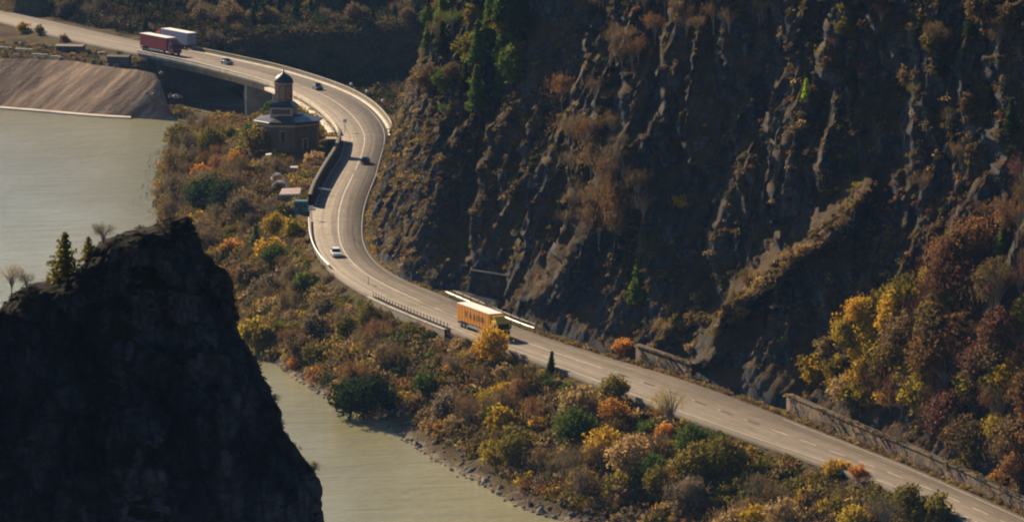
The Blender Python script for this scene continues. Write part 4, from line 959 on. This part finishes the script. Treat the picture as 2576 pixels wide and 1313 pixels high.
# riprap and boulders at the water's edge
mb_r = []
rs = smooth_line(resample(shore, 1.0), 2); us, vs2 = proj(rs[:, 0], rs[:, 1], 0 * rs[:, 0] + WZ); vis = rs[(us > 650) & (us < 1600) & (vs2 > 880)]
def rock_verts(rng, s):
    bm = bmesh.new(); bmesh.ops.create_icosphere(bm, subdivisions=1, radius=1); v = np.array([x.co[:] for x in bm.verts]); f = np.array([[l.index for l in q.verts] for q in bm.faces]); bm.free()
    v = v * rng.uniform(.6, 1.25, (len(v), 1)) * s * np.array([1.2, 1, .65]); return v, f
VV, FF, n0 = [], [], 0
for k in range(1500):
    p = vis[rng.integers(len(vis))]; x = p[0] + rng.uniform(-.6, 4.2); y = p[1] + rng.uniform(-1, 5); 
    if inpoly(np.array([x]), np.array([y]), poly)[0] and rng.uniform() < .8: continue
    v, f = rock_verts(rng, rng.uniform(.12, .38)); VV.append(v + [x, y, max(gz(x, y), WZ) + .05]); FF.append(f + n0); n0 += len(v)
tag(npmesh('riprap', np.vstack(VV), np.vstack(FF), M['boulder']), 'grey rubble stones lining the foot of the river bank', 'rubble', kind='stuff')
proto = []
for k in range(5):
    v, f = rock_verts(rng, 1.0); o = npmesh('boulder', v, f, M['boulder']); proto.append(o)
for k in range(70):
    p = vis[int(rng.uniform(0, 1) ** .8 * (len(vis) - 1))]; x = p[0] + rng.uniform(0, 3.5); y = p[1] + rng.uniform(0, 4)
    o = proto[k] if k < 5 else proto[k % 5].copy()
    if k >= 5: COL.objects.link(o)
    s = rng.uniform(.45, .95); o.location = (x, y, max(gz(x, y), WZ) + .1); o.scale = (s, s, s); o.rotation_euler = (rng.uniform(0, 6), rng.uniform(0, .5), rng.uniform(0, 6))
    tag(o, 'angular grey boulder lying at the foot of the river bank below the bushes', 'boulder', 'boulders along the river bank')

# individually planted, described ones: u, v of the base, height in picture units, style, colour, label
HAND = [
 (1238, 925, 105, 'treeA', 'gold', 'golden orange tree standing right in front of the yellow lorry cab'),
 (1215, 905, 62, 'bushC', 'orange', 'bright orange shrub below the wheels of the yellow lorry'),
 (746, 930, 34, 'bushB', 'orange', 'small orange shrub at the water edge beside the dark rock'),
 (880, 1045, 110, 'bushC', 'dark', 'large dark evergreen bush overhanging the river bend'),
 (935, 1052, 120, 'treeA', 'dark', 'dark green tree at the river edge, right of the overhanging dark bush'),
 (985, 1045, 70, 'bushC', 'dark', 'low dark bush at the river edge where the rubble bank begins'),
 (1262, 1100, 85, 'bushC', 'gold', 'golden yellow shrub in the middle of the river bank'),
 (1545, 1095, 98, 'treeA', 'orange', 'bright orange tree below the straight road, the largest orange one'),
 (1500, 1070, 40, 'bushA', 'orange', 'small orange shrub left of the largest orange tree'),
 (1437, 1030, 26, 'bushB', 'orange', 'tiny round orange shrub on the bank left of the orange trees'),
 (1672, 1120, 62, 'bushC', 'orange', 'peach orange shrub between the big orange tree and the green tree'),
 (1748, 1180, 112, 'treeA', 'green', 'dense dark green tree below the straight road'),
 (1640, 1245, 100, 'treeB', 'green', 'green tree low on the bank left of the dense dark green one'),
 (1690, 1100, 145, 'bareA', 'yellow', 'thin yellow green tree whose crown overlaps the straight road'),
 (1545, 1040, 92, 'treeA', 'olive', 'round olive tree at the road edge above the bright orange tree'),
 (1385, 958, 66, 'conB', 'dark', 'small dark conifer at the road edge right of the yellow lorry'),
 (2290, 1345, 130, 'treeB', 'olive', 'large olive yellow tree at the lower right below the road'),
 (2350, 1340, 110, 'bushC', 'olive', 'olive bush right of the large olive tree near the bottom edge'),
 (2105, 1200, 46, 'bushB', 'gold', 'small golden shrub at the road edge in the lower right'),
 (2160, 1215, 42, 'bushA', 'orange', 'small orange shrub at the road edge in the lower right'),
 (1112, 990, 38, 'bushB', 'orange', 'small orange shrub on the bank below the railing'),
 (1160, 920, 34, 'bushA', 'gold', 'small golden shrub left of the tree before the lorry'),
 (645, 880, 90, 'bushC', 'yellow', 'yellow bush beside the steep edge of the dark rock'),
 (582, 650, 52, 'bushC', 'orange', 'bright orange shrub right of the dark rock peak'),
 (560, 670, 40, 'conB', 'dark', 'low dark conifer touching the dark rock under the orange shrub'),
 (690, 610, 78, 'treeA', 'gold', 'golden tree below the teal shed'),
 (735, 615, 70, 'bushC', 'yellow', 'yellow bush between the golden tree and the curved white rail'),
 (645, 635, 70, 'conB', 'green', 'dark green conifer left of the golden tree below the shed'),
 (596, 450, 56, 'treeA', 'orange', 'orange tree left of the chapel, above the dark evergreens'),
 (640, 460, 60, 'bushC', 'gold', 'golden bush between the orange tree and the pale hoops'),
 (515, 560, 118, 'treeB', 'dark', 'large dark evergreen on the peninsula left of the garden'),
 (565, 565, 115, 'treeA', 'dark', 'dark evergreen in the middle of the peninsula clump'),
 (610, 585, 95, 'treeB', 'grey', 'grey bare tree right of the dark evergreens on the peninsula'),
 (640, 395, 70, 'bushC', 'olive', 'olive bush touching the left wall of the chapel'),
 (700, 425, 42, 'bushA', 'yellow', 'yellow bush before the chapel wall'),
 (795, 425, 44, 'bushA', 'tan', 'pale golden bush between the chapel garden and the stone wall'),
 (760, 750, 70, 'bushC', 'green', 'green bush left of the lower end of the curved rail'),
 (690, 690, 80, 'treeA', 'green', 'dark green tree on the slope left of the white car'),
 (930, 850, 90, 'treeA', 'olive', 'olive green tree in front of the weathered railing'),
 (880, 850, 60, 'bushC', 'olive', 'olive bush left of the olive green tree by the railing'),
 (440, 560, 130, 'twigB', 'grey', 'tall bare grey thicket at the lake edge above the rock peak'),
 (430, 480, 110, 'twigB', 'brown', 'bare brown thicket on the lake edge of the peninsula'),
 (470, 420, 90, 'twigB', 'grey', 'bare grey thicket at the far tip of the peninsula'),
 (520, 390, 70, 'twigB', 'brown', 'bare brown thicket between the far tip and the chapel'),
 (575, 360, 48, 'bushC', 'olive', 'olive bush at the water under the bridge'),
 (630, 350, 44, 'bushC', 'green', 'green bush against the bridge pier'),
 (60, 86, 30, 'bushC', 'gold', 'yellow shrub on the shoulder of the far highway'),
 (100, 94, 28, 'bushC', 'olive', 'olive shrub beside the yellow one on the shoulder of the far highway'),
 (160, 106, 20, 'bushA', 'rust', 'rust red shrub below the far highway'),
 (300, 150, 26, 'bushC', 'olive', 'olive shrub between the dark sheds and the bridge')]
for (u, v, hp, key, leaf, lb) in HAND:
    p = gplace(u, v); s = F / p.y; plant(key, p + Vector((0, 0, -0.1)), hp / s, leaf, lb, {'b': 'shrub', 't': 'tree', 'c': 'conifer'}[key[0]] if key[:2] != 'ba' else 'tree')
CLIFFP = [
 (1098, 62, 95, 'conA', 'lit_green', 'lit green conifer on the skyline of the rock buttress'),
 (1060, 110, 70, 'conB', 'lit_green', 'small conifer lower on the skyline of the buttress'),
 (1290, 145, 160, 'conA', 'lit_green', 'tallest bright green conifer at the top of the cliff left of centre'),
 (1232, 95, 130, 'conA', 'lit_green', 'green conifer left of the tallest one at the cliff top'),
 (1190, 150, 110, 'conA', 'lit_green', 'dark green conifer on the upper buttress, second from the skyline'),
 (1250, 235, 120, 'conA', 'lit_green', 'green conifer in the lower row below the tallest one'),
 (1205, 260, 110, 'conB', 'green', 'dark conifer in the lower row left of centre'),
 (1160, 230, 90, 'conB', 'dark', 'dark conifer near the lit buttress edge'),
 (1330, 60, 90, 'conA', 'dark', 'dark conifer at the top edge right of the tallest one'),
 (2018, 242, 60, 'conB', 'lime', 'single bright lime green tree alone on the dark cliff'),
 (2137, 428, 55, 'conB', 'green', 'small green conifer above the diagonal ridge'),
 (1602, 745, 125, 'conA', 'green', 'narrow green conifer low on the cliff above the straight road'),
 (2510, 640, 75, 'conB', 'green', 'green conifer among the wine red trees'),
 (1420, 365, 115, 'bareA', 'brown', 'bare brown tree on the upper left of the central cliff'),
 (1480, 400, 125, 'bareA', 'rust', 'bare rust tree in the cleft of the central cliff'),
 (1530, 350, 90, 'bareB', 'brown', 'bare brown tree beside the grey rock rib'),
 (1440, 540, 115, 'bareA', 'brown', 'bare brown tree below the cleft of the central cliff'),
 (1510, 500, 110, 'bareA', 'rust', 'rust brown bare tree left of the grey rib'),
 (1590, 520, 100, 'bareB', 'brown', 'bare brown tree under the grey rock rib'),
 (1600, 160, 100, 'bareA', 'rust', 'bare rust tree at the top of the central cliff'),
 (1720, 90, 90, 'bareA', 'brown', 'bare brown tree at the top edge of the cliff centre'),
 (1716, 510, 38, 'bushB', 'gold', 'small golden shrub glowing on the central cliff'),
 (1562, 880, 46, 'bushB', 'orange', 'orange shrub at the cliff foot left of the short masonry wall'),
 (1880, 715, 50, 'bushC', 'rust', 'rust shrub at the lower end of the diagonal ridge'),
 (2408, 690, 92, 'treeA', 'gold', 'golden tree, highest of the yellow ones on the right slope'),
 (2335, 735, 80, 'treeA', 'yellow', 'yellow tree just left of the highest golden one'),
 (2270, 820, 110, 'treeA', 'gold', 'golden tree in the middle of the diagonal row on the right slope'),
 (2215, 880, 100, 'treeB', 'yellow', 'broad yellow tree below the middle of the diagonal row'),
 (2150, 900, 95, 'treeA', 'yellow', 'yellow tree left of the broad yellow one'),
 (2260, 950, 120, 'treeB', 'olive', 'large olive tree under the golden row'),
 (2180, 970, 90, 'treeA', 'olive', 'olive tree above the long masonry wall'),
 (2100, 985, 60, 'bushC', 'yellow', 'bright yellow shrub just above the long masonry wall'),
 (2070, 905, 60, 'bushC', 'tan', 'tan shrub at the left end of the yellow trees'),
 (2555, 990, 110, 'treeA', 'gold', 'golden tree at the right edge'),
 (2500, 1120, 90, 'treeA', 'yellow', 'yellow tree at the lower right above the road'),
 (2555, 1120, 90, 'treeB', 'gold', 'golden brown tree beyond the yellow one at lower right'),
 (2440, 1180, 80, 'treeA', 'olive', 'small olive tree above the end of the long masonry wall'),
 (2510, 1215, 60, 'bushC', 'orange', 'orange shrub on top of the wall at the lower right corner'),
 (2400, 1180, 50, 'bushB', 'tan', 'tan shrub on the long masonry wall'),
 (2420, 760, 130, 'bareA', 'wine', 'wine red bare tree below the highest golden tree'),
 (2500, 800, 130, 'bareA', 'wine', 'wine red bare tree right of centre on the right slope'),
 (2560, 760, 140, 'bareA', 'wine', 'wine red bare tree at the right edge'),
 (2380, 880, 130, 'bareA', 'rust', 'rust bare tree right of the large olive tree'),
 (2460, 930, 130, 'bareA', 'wine', 'wine red bare tree in the lower part of the right slope'),
 (2530, 880, 120, 'bareA', 'rust', 'rust bare tree beside the right edge golden tree'),
 (2360, 1020, 120, 'bareA', 'brown', 'brown bare tree above the middle of the long wall'),
 (2440, 1060, 120, 'bareA', 'wine', 'dark wine bare tree above the lower wall'),
 (2560, 600, 130, 'bareA', 'rust', 'tall bare tree with a dark trunk at the right edge'),
 (2480, 560, 80, 'bareB', 'brown', 'reddish bare tree high on the right slope')]
for (u, v, hp, key, leaf, lb) in CLIFFP:
    p = cliff_at(u, v); s = F / p.y; plant(key, p + Vector((0, 0.5, -0.4)), hp / s, leaf, lb, {'b': 'shrub', 't': 'tree', 'c': 'conifer'}[key[0]] if key[:2] != 'ba' else 'tree')

# the many that nothing tells apart: bank shrubs and trees by stretch of bank
rng = np.random.default_rng(23)
def stretch(u, v):
    if v < 560 and u < 870: return 'on the peninsula between lake and chapel'
    if u < 950 and v < 800: return 'between the dark rock and the curved rail'
    if u < 1180: return 'on the slope between the railing and the river'
    if u < 1560: return 'on the river bank below the yellow lorry'
    return 'below the straight road at lower right'
G = bank_points(330, rng, 2.2, 1.4); order = np.argsort(-G[:, 1]); G = G[order]
for k, (x, y, dr, dw) in enumerate(G):
    z = gz(x, y); u, v = proj(x, y, z); near = dr < 6
    if u < 655 and v < 372 or (v < 1045 - 0 and 955 < u < 1090 and dr < 8): continue
    tab = {'brown': 6, 'grey': 4, 'rust': 2, 'olive': 3, 'tan': 2, 'green': .6, 'yellow': .8, 'gold': .6, 'orange': .5}
    if near: tab = {'olive': 4, 'tan': 2, 'green': 1.5, 'brown': 2, 'yellow': .6}
    leaf = pick(rng, tab, 1)[0]
    bare = leaf in ('brown', 'grey', 'rust'); key = rng.choice(['twigA', 'twigB', 'bareB', 'bushC']) if bare else rng.choice(['bushA', 'bushB', 'bushC', 'treeA'])
    if near: key = rng.choice(['bushA', 'bushB', 'twigA'])
    h = {'twigA': 4.0, 'twigB': 5.2, 'bareB': 6, 'bushA': 3.8, 'bushB': 3.2, 'bushC': 4.8, 'treeA': 6.5}[key] * rng.uniform(.75, 1.3) * (.45 if dr < 3.5 else .65 if near else 1)
    nm = {'brown': 'brown', 'grey': 'grey', 'rust': 'rust coloured', 'olive': 'olive', 'tan': 'tan', 'green': 'green', 'yellow': 'yellow', 'orange': 'orange', 'gold': 'golden'}[leaf]
    what = {'twi': 'bare twiggy shrub', 'bar': 'bare many-branched tree', 'bus': 'rounded shrub', 'tre': 'leafy tree'}[key[:3]]
    cat = 'tree' if key[:3] in ('bar', 'tre') else 'shrub'; st_ = stretch(u, v)
    plant(key, (x, y, z - .1), h, leaf, f'{nm} {what} {st_}', cat, f'{nm} {what}s {st_}')

# trees and shrubs rooted on the cliff and the right slope
def cliff_group(n, test, tab, keys, hlo, hhi, where, rng):
    k = 0; tries = 0
    while k < n and tries < 20000:
        tries += 1; u = rng.uniform(940, 2640); v = rng.uniform(-20, 1250)
        if not test(u, v): continue
        p = cliff_at(u, v)
        if p.z < 1.5: continue
        leaf = pick(rng, tab, 1)[0]; key = 'conB' if leaf == 'dark' else rng.choice(keys)
        what = 'conifer' if key == 'conB' else {'bar': 'bare tree', 'twi': 'bare shrub', 'bus': 'shrub', 'tre': 'leafy tree'}[key[:3]]
        nm = {'wine': 'wine red', 'rust': 'rust'}.get(leaf, leaf)
        plant(key, p + Vector((0, 0.4, -0.4)), rng.uniform(hlo, hhi), leaf, f'{nm} {what} {where}', what.split()[-1], f'{nm} {what}s {where}'); k += 1
def in_d(P):
    xs = np.array(P, float); return lambda u, v: bool(inpoly(np.array([u]), np.array([v]), xs)[0])
cliff_group(60, in_d([(2030, 970), (2130, 850), (2270, 760), (2390, 700), (2400, 860), (2340, 1090), (2100, 1020)]), {'olive': 5, 'gold': 2.5, 'yellow': 4, 'tan': .5}, ['treeA', 'treeB', 'bushC'], 4, 6.5, 'in the yellow grove above the long wall', rng)
cliff_group(105, in_d([(2060, 960), (2200, 820), (2350, 720), (2460, 600), (2600, 470), (2640, 1270), (2400, 1170)]), {'wine': 4, 'rust': 3, 'brown': 4, 'grey': 1, 'olive': .8}, ['bareA', 'bareB', 'twigB', 'treeA', 'treeA'], 5, 9, 'on the wooded right hand slope', rng)
cliff_group(34, in_d([(1370, 260), (1560, 220), (1540, 430), (1640, 520), (1560, 640), (1390, 600), (1420, 450)]), {'brown': 4, 'rust': 2, 'grey': 2}, ['bareA', 'bareB', 'twigB'], 4, 7.5, 'in the cleft of the central cliff', rng)
cliff_group(26, in_d([(1040, 30), (1340, 0), (1340, 260), (1130, 300), (1040, 200)]), {'dark': 2, 'olive': 2, 'brown': 2, 'green': 1}, ['treeA', 'bareB', 'bushC'], 3.5, 6.5, 'among conifers on the upper buttress', rng)
cliff_group(24, in_d([(1460, 0), (2000, 0), (1800, 110), (1640, 130), (1560, 210)]), {'rust': 2, 'brown': 4}, ['bareA', 'bareB'], 4, 7, 'along the top of the cliff', rng)
cliff_group(26, in_d([(1640, 800), (1800, 720), (2000, 640), (2160, 480), (2120, 560), (1960, 720), (1760, 900), (1620, 880)]), {'tan': 3, 'olive': 2, 'brown': 2}, ['bushA', 'bushB', 'twigA'], 1.2, 2.6, 'along the diagonal ridge of the cliff', rng)
cliff_group(30, in_d([(2000, 0), (2576, 0), (2576, 330), (2300, 560), (2200, 300)]), {'brown': 3, 'dark': 1.5, 'olive': 1, 'wine': 1}, ['bareA', 'bareB', 'bushC'], 3, 6, 'on the dark upper right cliff', rng)
# tall bare thickets along the lake edge
th = [p_ for p_ in shl if 370 < proj(p_[0], p_[1], WZ)[0] < 600 and 352 < proj(p_[0], p_[1], WZ)[1] < 700]
for k in range(34):
    p_ = th[rng.integers(len(th))]; x, y = p_[0] + rng.uniform(.5, 7), p_[1] + rng.uniform(-2, 3)
    if inpoly(np.array([x]), np.array([y]), poly)[0]: continue
    leaf = pick(rng, {'brown': 3, 'grey': 4, 'tan': 1, 'rust': 1}, 1)[0]
    plant(rng.choice(['twigB', 'bareB', 'twigA']), (x, y, gz(x, y) - .1), rng.uniform(3.8, 6.2), leaf, f'{"rust coloured" if leaf == "rust" else leaf} bare thicket at the edge of the lake', 'shrub', f'{leaf} bare thickets at the lake edge')
# cliff scrub
def cliff_sample(n, rng):
    i = rng.integers(5, CX.shape[0] - 5, n * 3); j = rng.integers(2, CX.shape[1] - 30, n * 3)
    k = fbm(TT[i, j] / 20, HH[i, j] / 14, 0 * TT[i, j], 3, 77); u = CU[i, j]; v = CV[i, j]
    ok = (k + rng.normal(0, .16, len(k)) + np.where(u > 2020, .25, 0) > np.where(u < 1100, .02, .13)) & (u > 930) & (u < 2650) & (v > -60) & (v < 1330) & (HH[i, j] > .5)
    return i[ok][:n], j[ok][:n]
ci, cj = cliff_sample(5600, rng); pts = np.c_[CX[ci, cj], CY[ci, cj], CZ[ci, cj]] - np.c_[nrm[ci] * 0.1, 0 * ci]
uu = CU[ci, cj]; vv_ = CV[ci, cj]; tn_ = []
for a_, b_ in zip(uu, vv_):
    tab = {'brown': 4, 'grey': 3, 'olive': 2, 'rust': 1.5, 'dark': 2, 'tan': .8}
    if a_ > 2050 and b_ > 450: tab = {'rust': 3, 'wine': 5, 'brown': 3, 'olive': 1.5, 'yellow': .5, 'tan': .5}
    if a_ < 1060: tab = {'olive': 3, 'brown': 3, 'tan': 3, 'rust': 1.5}
    tn_.append(TONES[pick(rng, tab, 1)[0]])
P3 = np.stack([CX, CY, CZ], -1); gn = np.cross(np.gradient(P3, axis=0), np.gradient(P3, axis=1)); gn /= np.linalg.norm(gn, axis=2)[..., None] + 1e-9
gn *= np.sign((gn * np.array([-.5, -.8, .3])).sum(2))[..., None]; lit = (gn * np.array(sdir)).sum(2)
li, lj = np.where((lit > .22) & (CU > 930) & (CU < 2650) & (CV > -60) & (CV < 1330) & (HH > 1)); q_ = rng.choice(len(li), 1900); li, lj = li[q_], lj[q_]
pts = np.vstack([pts, P3[li, lj]]); tn_ += [TONES[k] for k in pick(rng, {'brown': 4, 'tan': 2.5, 'olive': 3, 'rust': 2, 'grey': 2, 'dark': 1.5}, len(li))]
scatter('cliff_scrub', pts, np.r_[rng.uniform(.35, 1.25, len(pts) - 1900), rng.uniform(.3, .95, 1900)], np.array(tn_), 34, 'dry scrub and small bushes clinging to the dark cliff', 'scrub', 2.2, 0.1, 9, 0.6)
# brown grass on the crest of the diagonal ridge
rp = np.array([(2165, 488), (2080, 560), (1990, 632), (1930, 682), (1860, 740), (1760, 805), (1680, 850), (1600, 880)], float); rr_ = resample(rp, 2.2)
rc = np.array([cliff_at(a_ + rng.normal(0, 7), b_ + rng.normal(0, 6))[:] for a_, b_ in np.repeat(rr_, 2, 0)])
scatter('ridge_grass', rc, rng.uniform(.3, .75, len(rc)), np.array([TONES[k] for k in pick(rng, {'tan': 3, 'brown': 5, 'olive': 2, 'gold': .7}, len(rc))]), 36, 'brown grass along the crest of the diagonal cliff ridge', 'grass', 2.2, 0.09, 43, 0.7)
# sunny grass and heather on the left flank of the buttress
fi, fj = np.where((CU > 935) & (CU < 1095) & (CV > -60) & (CV < 640) & (HH > 1) & (lit > -.05)); q_ = rng.choice(len(fi), 1900); fi, fj = fi[q_], fj[q_]
scatter('flank_heather', P3[fi, fj], rng.uniform(.3, .8, len(fi)), np.array([TONES[k] for k in pick(rng, {'tan': 3, 'olive': 5, 'brown': 4, 'green': 1}, len(fi))]), 34, 'olive and brown grass on the sunny flank of the buttress', 'grass', 2.2, 0.09, 41, 0.7)
# verge growth along the cliff foot
vs_ = np.array([road_pt(s, float(np.interp(s, sN, hw)) + rng.uniform(.6, 2.2)) for s in rng.uniform(road_s(930, 470), sN[-1] - 4, 900)])
vu, vv2 = proj(vs_[:, 0], vs_[:, 1], 0 * vs_[:, 0]); ok = ~((vu > 1090) & (vu < 1345)); vs_ = vs_[ok]
bv = np.array([road_pt(s, float(np.interp(s, sN, hw)) + rng.uniform(.5, 1.6)) for s in rng.uniform(road_s(925, 520), road_s(1060, 722), 260)])
scatter('verge_weeds', np.c_[bv, 0 * bv[:, 0]], rng.uniform(.3, .75, len(bv)), np.array([TONES[k] for k in pick(rng, {'gold': 1, 'olive': 3, 'tan': 3, 'yellow': 2}, len(bv))]), 30, 'yellow green weeds along the inside of the lower bend', 'weeds', 2.2, .08, 47, .9)
scatter('verge_grass', np.c_[vs_, 0 * vs_[:, 0] - .05], rng.uniform(.25, .8, len(vs_)), np.array([TONES[k] for k in pick(rng, {'tan': 4, 'olive': 4, 'rust': 2, 'brown': 4, 'yellow': 1}, len(vs_))]), 26, 'dry grass and low weeds along the foot of the cliff', 'grass', 2.5, 0.08, 12, 1.0)
# ivy and weeds hanging over the retaining walls
ws_ = np.vstack([resample(W2([(1599, 910), (1680, 934), (1748, 956)]), .5), resample(W2([(1978, 1034), (2110, 1090), (2300, 1166), (2430, 1222), (2620, 1310)]), .5)])
ws_ = ws_[fbm(ws_[:, 0] / 5, ws_[:, 1] / 5, 0 * ws_[:, 0], 3, 88) > -.08]; wz = rng.uniform(.1, 2.7, len(ws_)); wz = np.where(rng.uniform(size=len(ws_)) < .45, 2.5, wz * .7)
scatter('wall_weeds', np.c_[ws_ + np.c_[rng.uniform(-.5, .3, len(ws_)), rng.uniform(-.5, .1, len(ws_))], wz], rng.uniform(.25, .6, len(ws_)), np.array([TONES[k] for k in pick(rng, {'brown': 4, 'olive': 3, 'tan': 2, 'dark': 2, 'rust': 1}, len(ws_))]), 30, 'dry weeds and ivy hanging over the masonry walls', 'weeds', 2.0, .08, 53, 0)
# far wooded hillside
hx = rng.uniform(-200, 20, 30000); hy = rng.uniform(1120, 1400, 30000); d, _, arc = pdist(hx, hy, cen[::3]); i_ = np.clip((arc / 2).astype(int), 0, len(cen) - 1)
sd = (hx - cen[i_, 0]) * rgt[i_, 0] + (hy - cen[i_, 1]) * rgt[i_, 1]; ok = (sd > 0) & (d - np.interp(arc, sN, hw) > 7)
hu, hv = proj(hx, hy, np.array([gz(a_, b_) for a_, b_ in zip(hx, hy)])); ok &= (hu > -60) & (hu < 1130) & (hv > -70)
hx, hy = hx[ok][:4200], hy[ok][:4200]; hz_ = np.array([gz(a_, b_) for a_, b_ in zip(hx, hy)])
scatter('hillside_wood', np.c_[hx, hy, hz_ + .3], rng.uniform(1.2, 3.1, len(hx)), np.array([TONES[k] for k in pick(rng, {'brown': 2, 'grey': 3, 'dark': 6, 'olive': .5}, len(hx))]) * np.where(hx < -70, .38, .7)[:, None], 44, 'dark wooded hillside behind the bridge', 'wood', 1.8, 0.16, 14, 0.4)  # leaf tones multiplied down, most at far left, standing in for hillside shade
HT = gset = []
for k in range(160):
    q = rng.integers(len(hx)); u, v = proj(hx[q], hy[q], hz_[q])
    if not (0 < u < 1080 and -20 < v < 170): continue
    leaf = pick(rng, {'brown': 2, 'grey': 3, 'dark': 5, 'olive': .4}, 1)[0]; key = 'conB' if leaf == 'dark' else rng.choice(['bareA', 'treeA'])
    nm = {'brown': 'brown', 'grey': 'grey', 'dark': 'dark', 'olive': 'olive'}[leaf]; kd = 'conifer' if key == 'conB' else 'bare tree' if key == 'bareA' else 'broadleaf tree'
    plant(key, (hx[q], hy[q], hz_[q] - .2), rng.uniform(4.5, 7.5), leaf, f'{nm} {kd} on the shaded hillside behind the bridge', kd.split()[-1], f'{nm} {kd}s behind the bridge')
# low dark shrubs and rubble between the far highway and the slabbed slope
q = rng.uniform(0, 1, 500); e = along(etop, q); t2 = rng.uniform(.5, 24, 500); X2 = e[:, 0] + t2 * .5; Y2 = e[:, 1] + t2 * 1.0
z2 = np.array([gz(a_, b_) for a_, b_ in zip(X2, Y2)]); d, _, arc = pdist(X2, Y2, cen[::3]); ok = d - np.interp(arc, sN, hw) > 1.6
scatter('slope_top_scrub', np.c_[X2, Y2, z2][ok], rng.uniform(.5, 1.3, ok.sum()), np.array([TONES[k] for k in pick(rng, {'dark': 4, 'grey': 3, 'rust': 1.2, 'olive': 2, 'tan': 1, 'brown': 2}, int(ok.sum()))]), 50, 'dark scrub and weeds between the far highway and the slabbed slope', 'scrub', 1.8, .12, 17, .3)
for k in range(14):
    o = proto[k % 5].copy(); COL.objects.link(o); q = rng.uniform(.45, .95); e = along(etop, np.array([q]))[0]; s = rng.uniform(.5, 1.0)
    if k < 8: q = rng.uniform(.87, 1); e = along(etop, np.array([q]))[0] * .5 + along(ebot, np.array([q]))[0] * .5
    o.location = (e[0], e[1] + 1, -1.3 if k >= 8 else -6.3); o.scale = (s, s, s); o.rotation_euler = (rng.uniform(0, 6), 0, rng.uniform(0, 6))
    tag(o, 'angular boulder at the top edge of the slabbed slope' if k >= 8 else 'angular boulder on the rough end of the slabbed slope by the bridge', 'boulder', 'boulders on top of the slabbed slope' if k >= 8 else 'boulders at the rough end of the slabbed slope')

# on the foreground rock
def spire_pt(u, v):
    """rim of the dark rock near picture point"""
    su, sv = proj(S[..., 0], S[..., 1], S[..., 2]); d = np.hypot(su - u, sv - v); i = np.unravel_index(np.argmin(d), d.shape); return Vector(S[i])
for (u, v, hp, key, leaf, lb, cat) in [(168, 702, 135, 'pineA', 'olive', 'open branched conifer on the left shoulder of the dark rock', 'conifer'), (225, 640, 58, 'pineA', 'olive', 'small conifer beside the larger one on the dark rock', 'conifer'),
     (268, 612, 85, 'bareB', 'grey', 'bare bushy tree on the ridge of the dark rock', 'tree'), (20, 742, 100, 'bareA', 'tan', 'bare brown tree at the left edge on the dark rock', 'tree'), (75, 722, 68, 'bareB', 'grey', 'bare grey bush between the left edge and the conifer', 'shrub'),
     (-20, 790, 110, 'bareA', 'tan', 'bare tree half cut off by the left edge of the picture', 'tree'), (702, 1003, 30, 'twigA', 'grey', 'tiny twiggy bush on the right edge of the dark rock', 'shrub'),
     (792, 1186, 36, 'twigA', 'grey', 'small dry bush low on the right edge of the dark rock', 'shrub')]:
    p = spire_pt(u, v); s = F / SY; o = plant(key, (p.x, SY, p.z - .25), hp / s, leaf, lb, cat)
i = rng.integers(2, 230, 1500); j = rng.integers(0, NP, 1500); pp = S[i, j]; ok = pp[:, 2] > 60; pp = pp[ok]
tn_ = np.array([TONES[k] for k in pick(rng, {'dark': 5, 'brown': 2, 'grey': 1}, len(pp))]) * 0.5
scatter('spire_scrub', pp, rng.uniform(.08, .32, len(pp)), tn_, 16, 'dark tufts and moss on the foreground rock', 'scrub', 2.0, .035, 19, .5)
for key in PROTO:
    if key not in used:
        r_ = PROTO[key][0]
        for c_ in list(r_.children): bpy.data.objects.remove(c_)
        bpy.data.objects.remove(r_)
# thin autumn air
mb = MB(); mb.box(-460, 330, -30, 1520, -20, 190); hz = mb.build('haze', bpy.data.materials.new('thin_haze')); tag(hz, 'thin blue autumn haze filling the gorge', 'haze', kind='stuff')
m = hz.data.materials[0]; m.use_nodes = True; nt = m.node_tree; nt.nodes.clear(); o_ = nt.nodes.new('ShaderNodeOutputMaterial'); v_ = nt.nodes.new('ShaderNodeVolumePrincipled')
v_.inputs['Color'].default_value = (0.3, 0.55, 1.0, 1); v_.inputs['Density'].default_value = 0.000032; nt.links.new(v_.outputs[0], o_.inputs['Volume'])
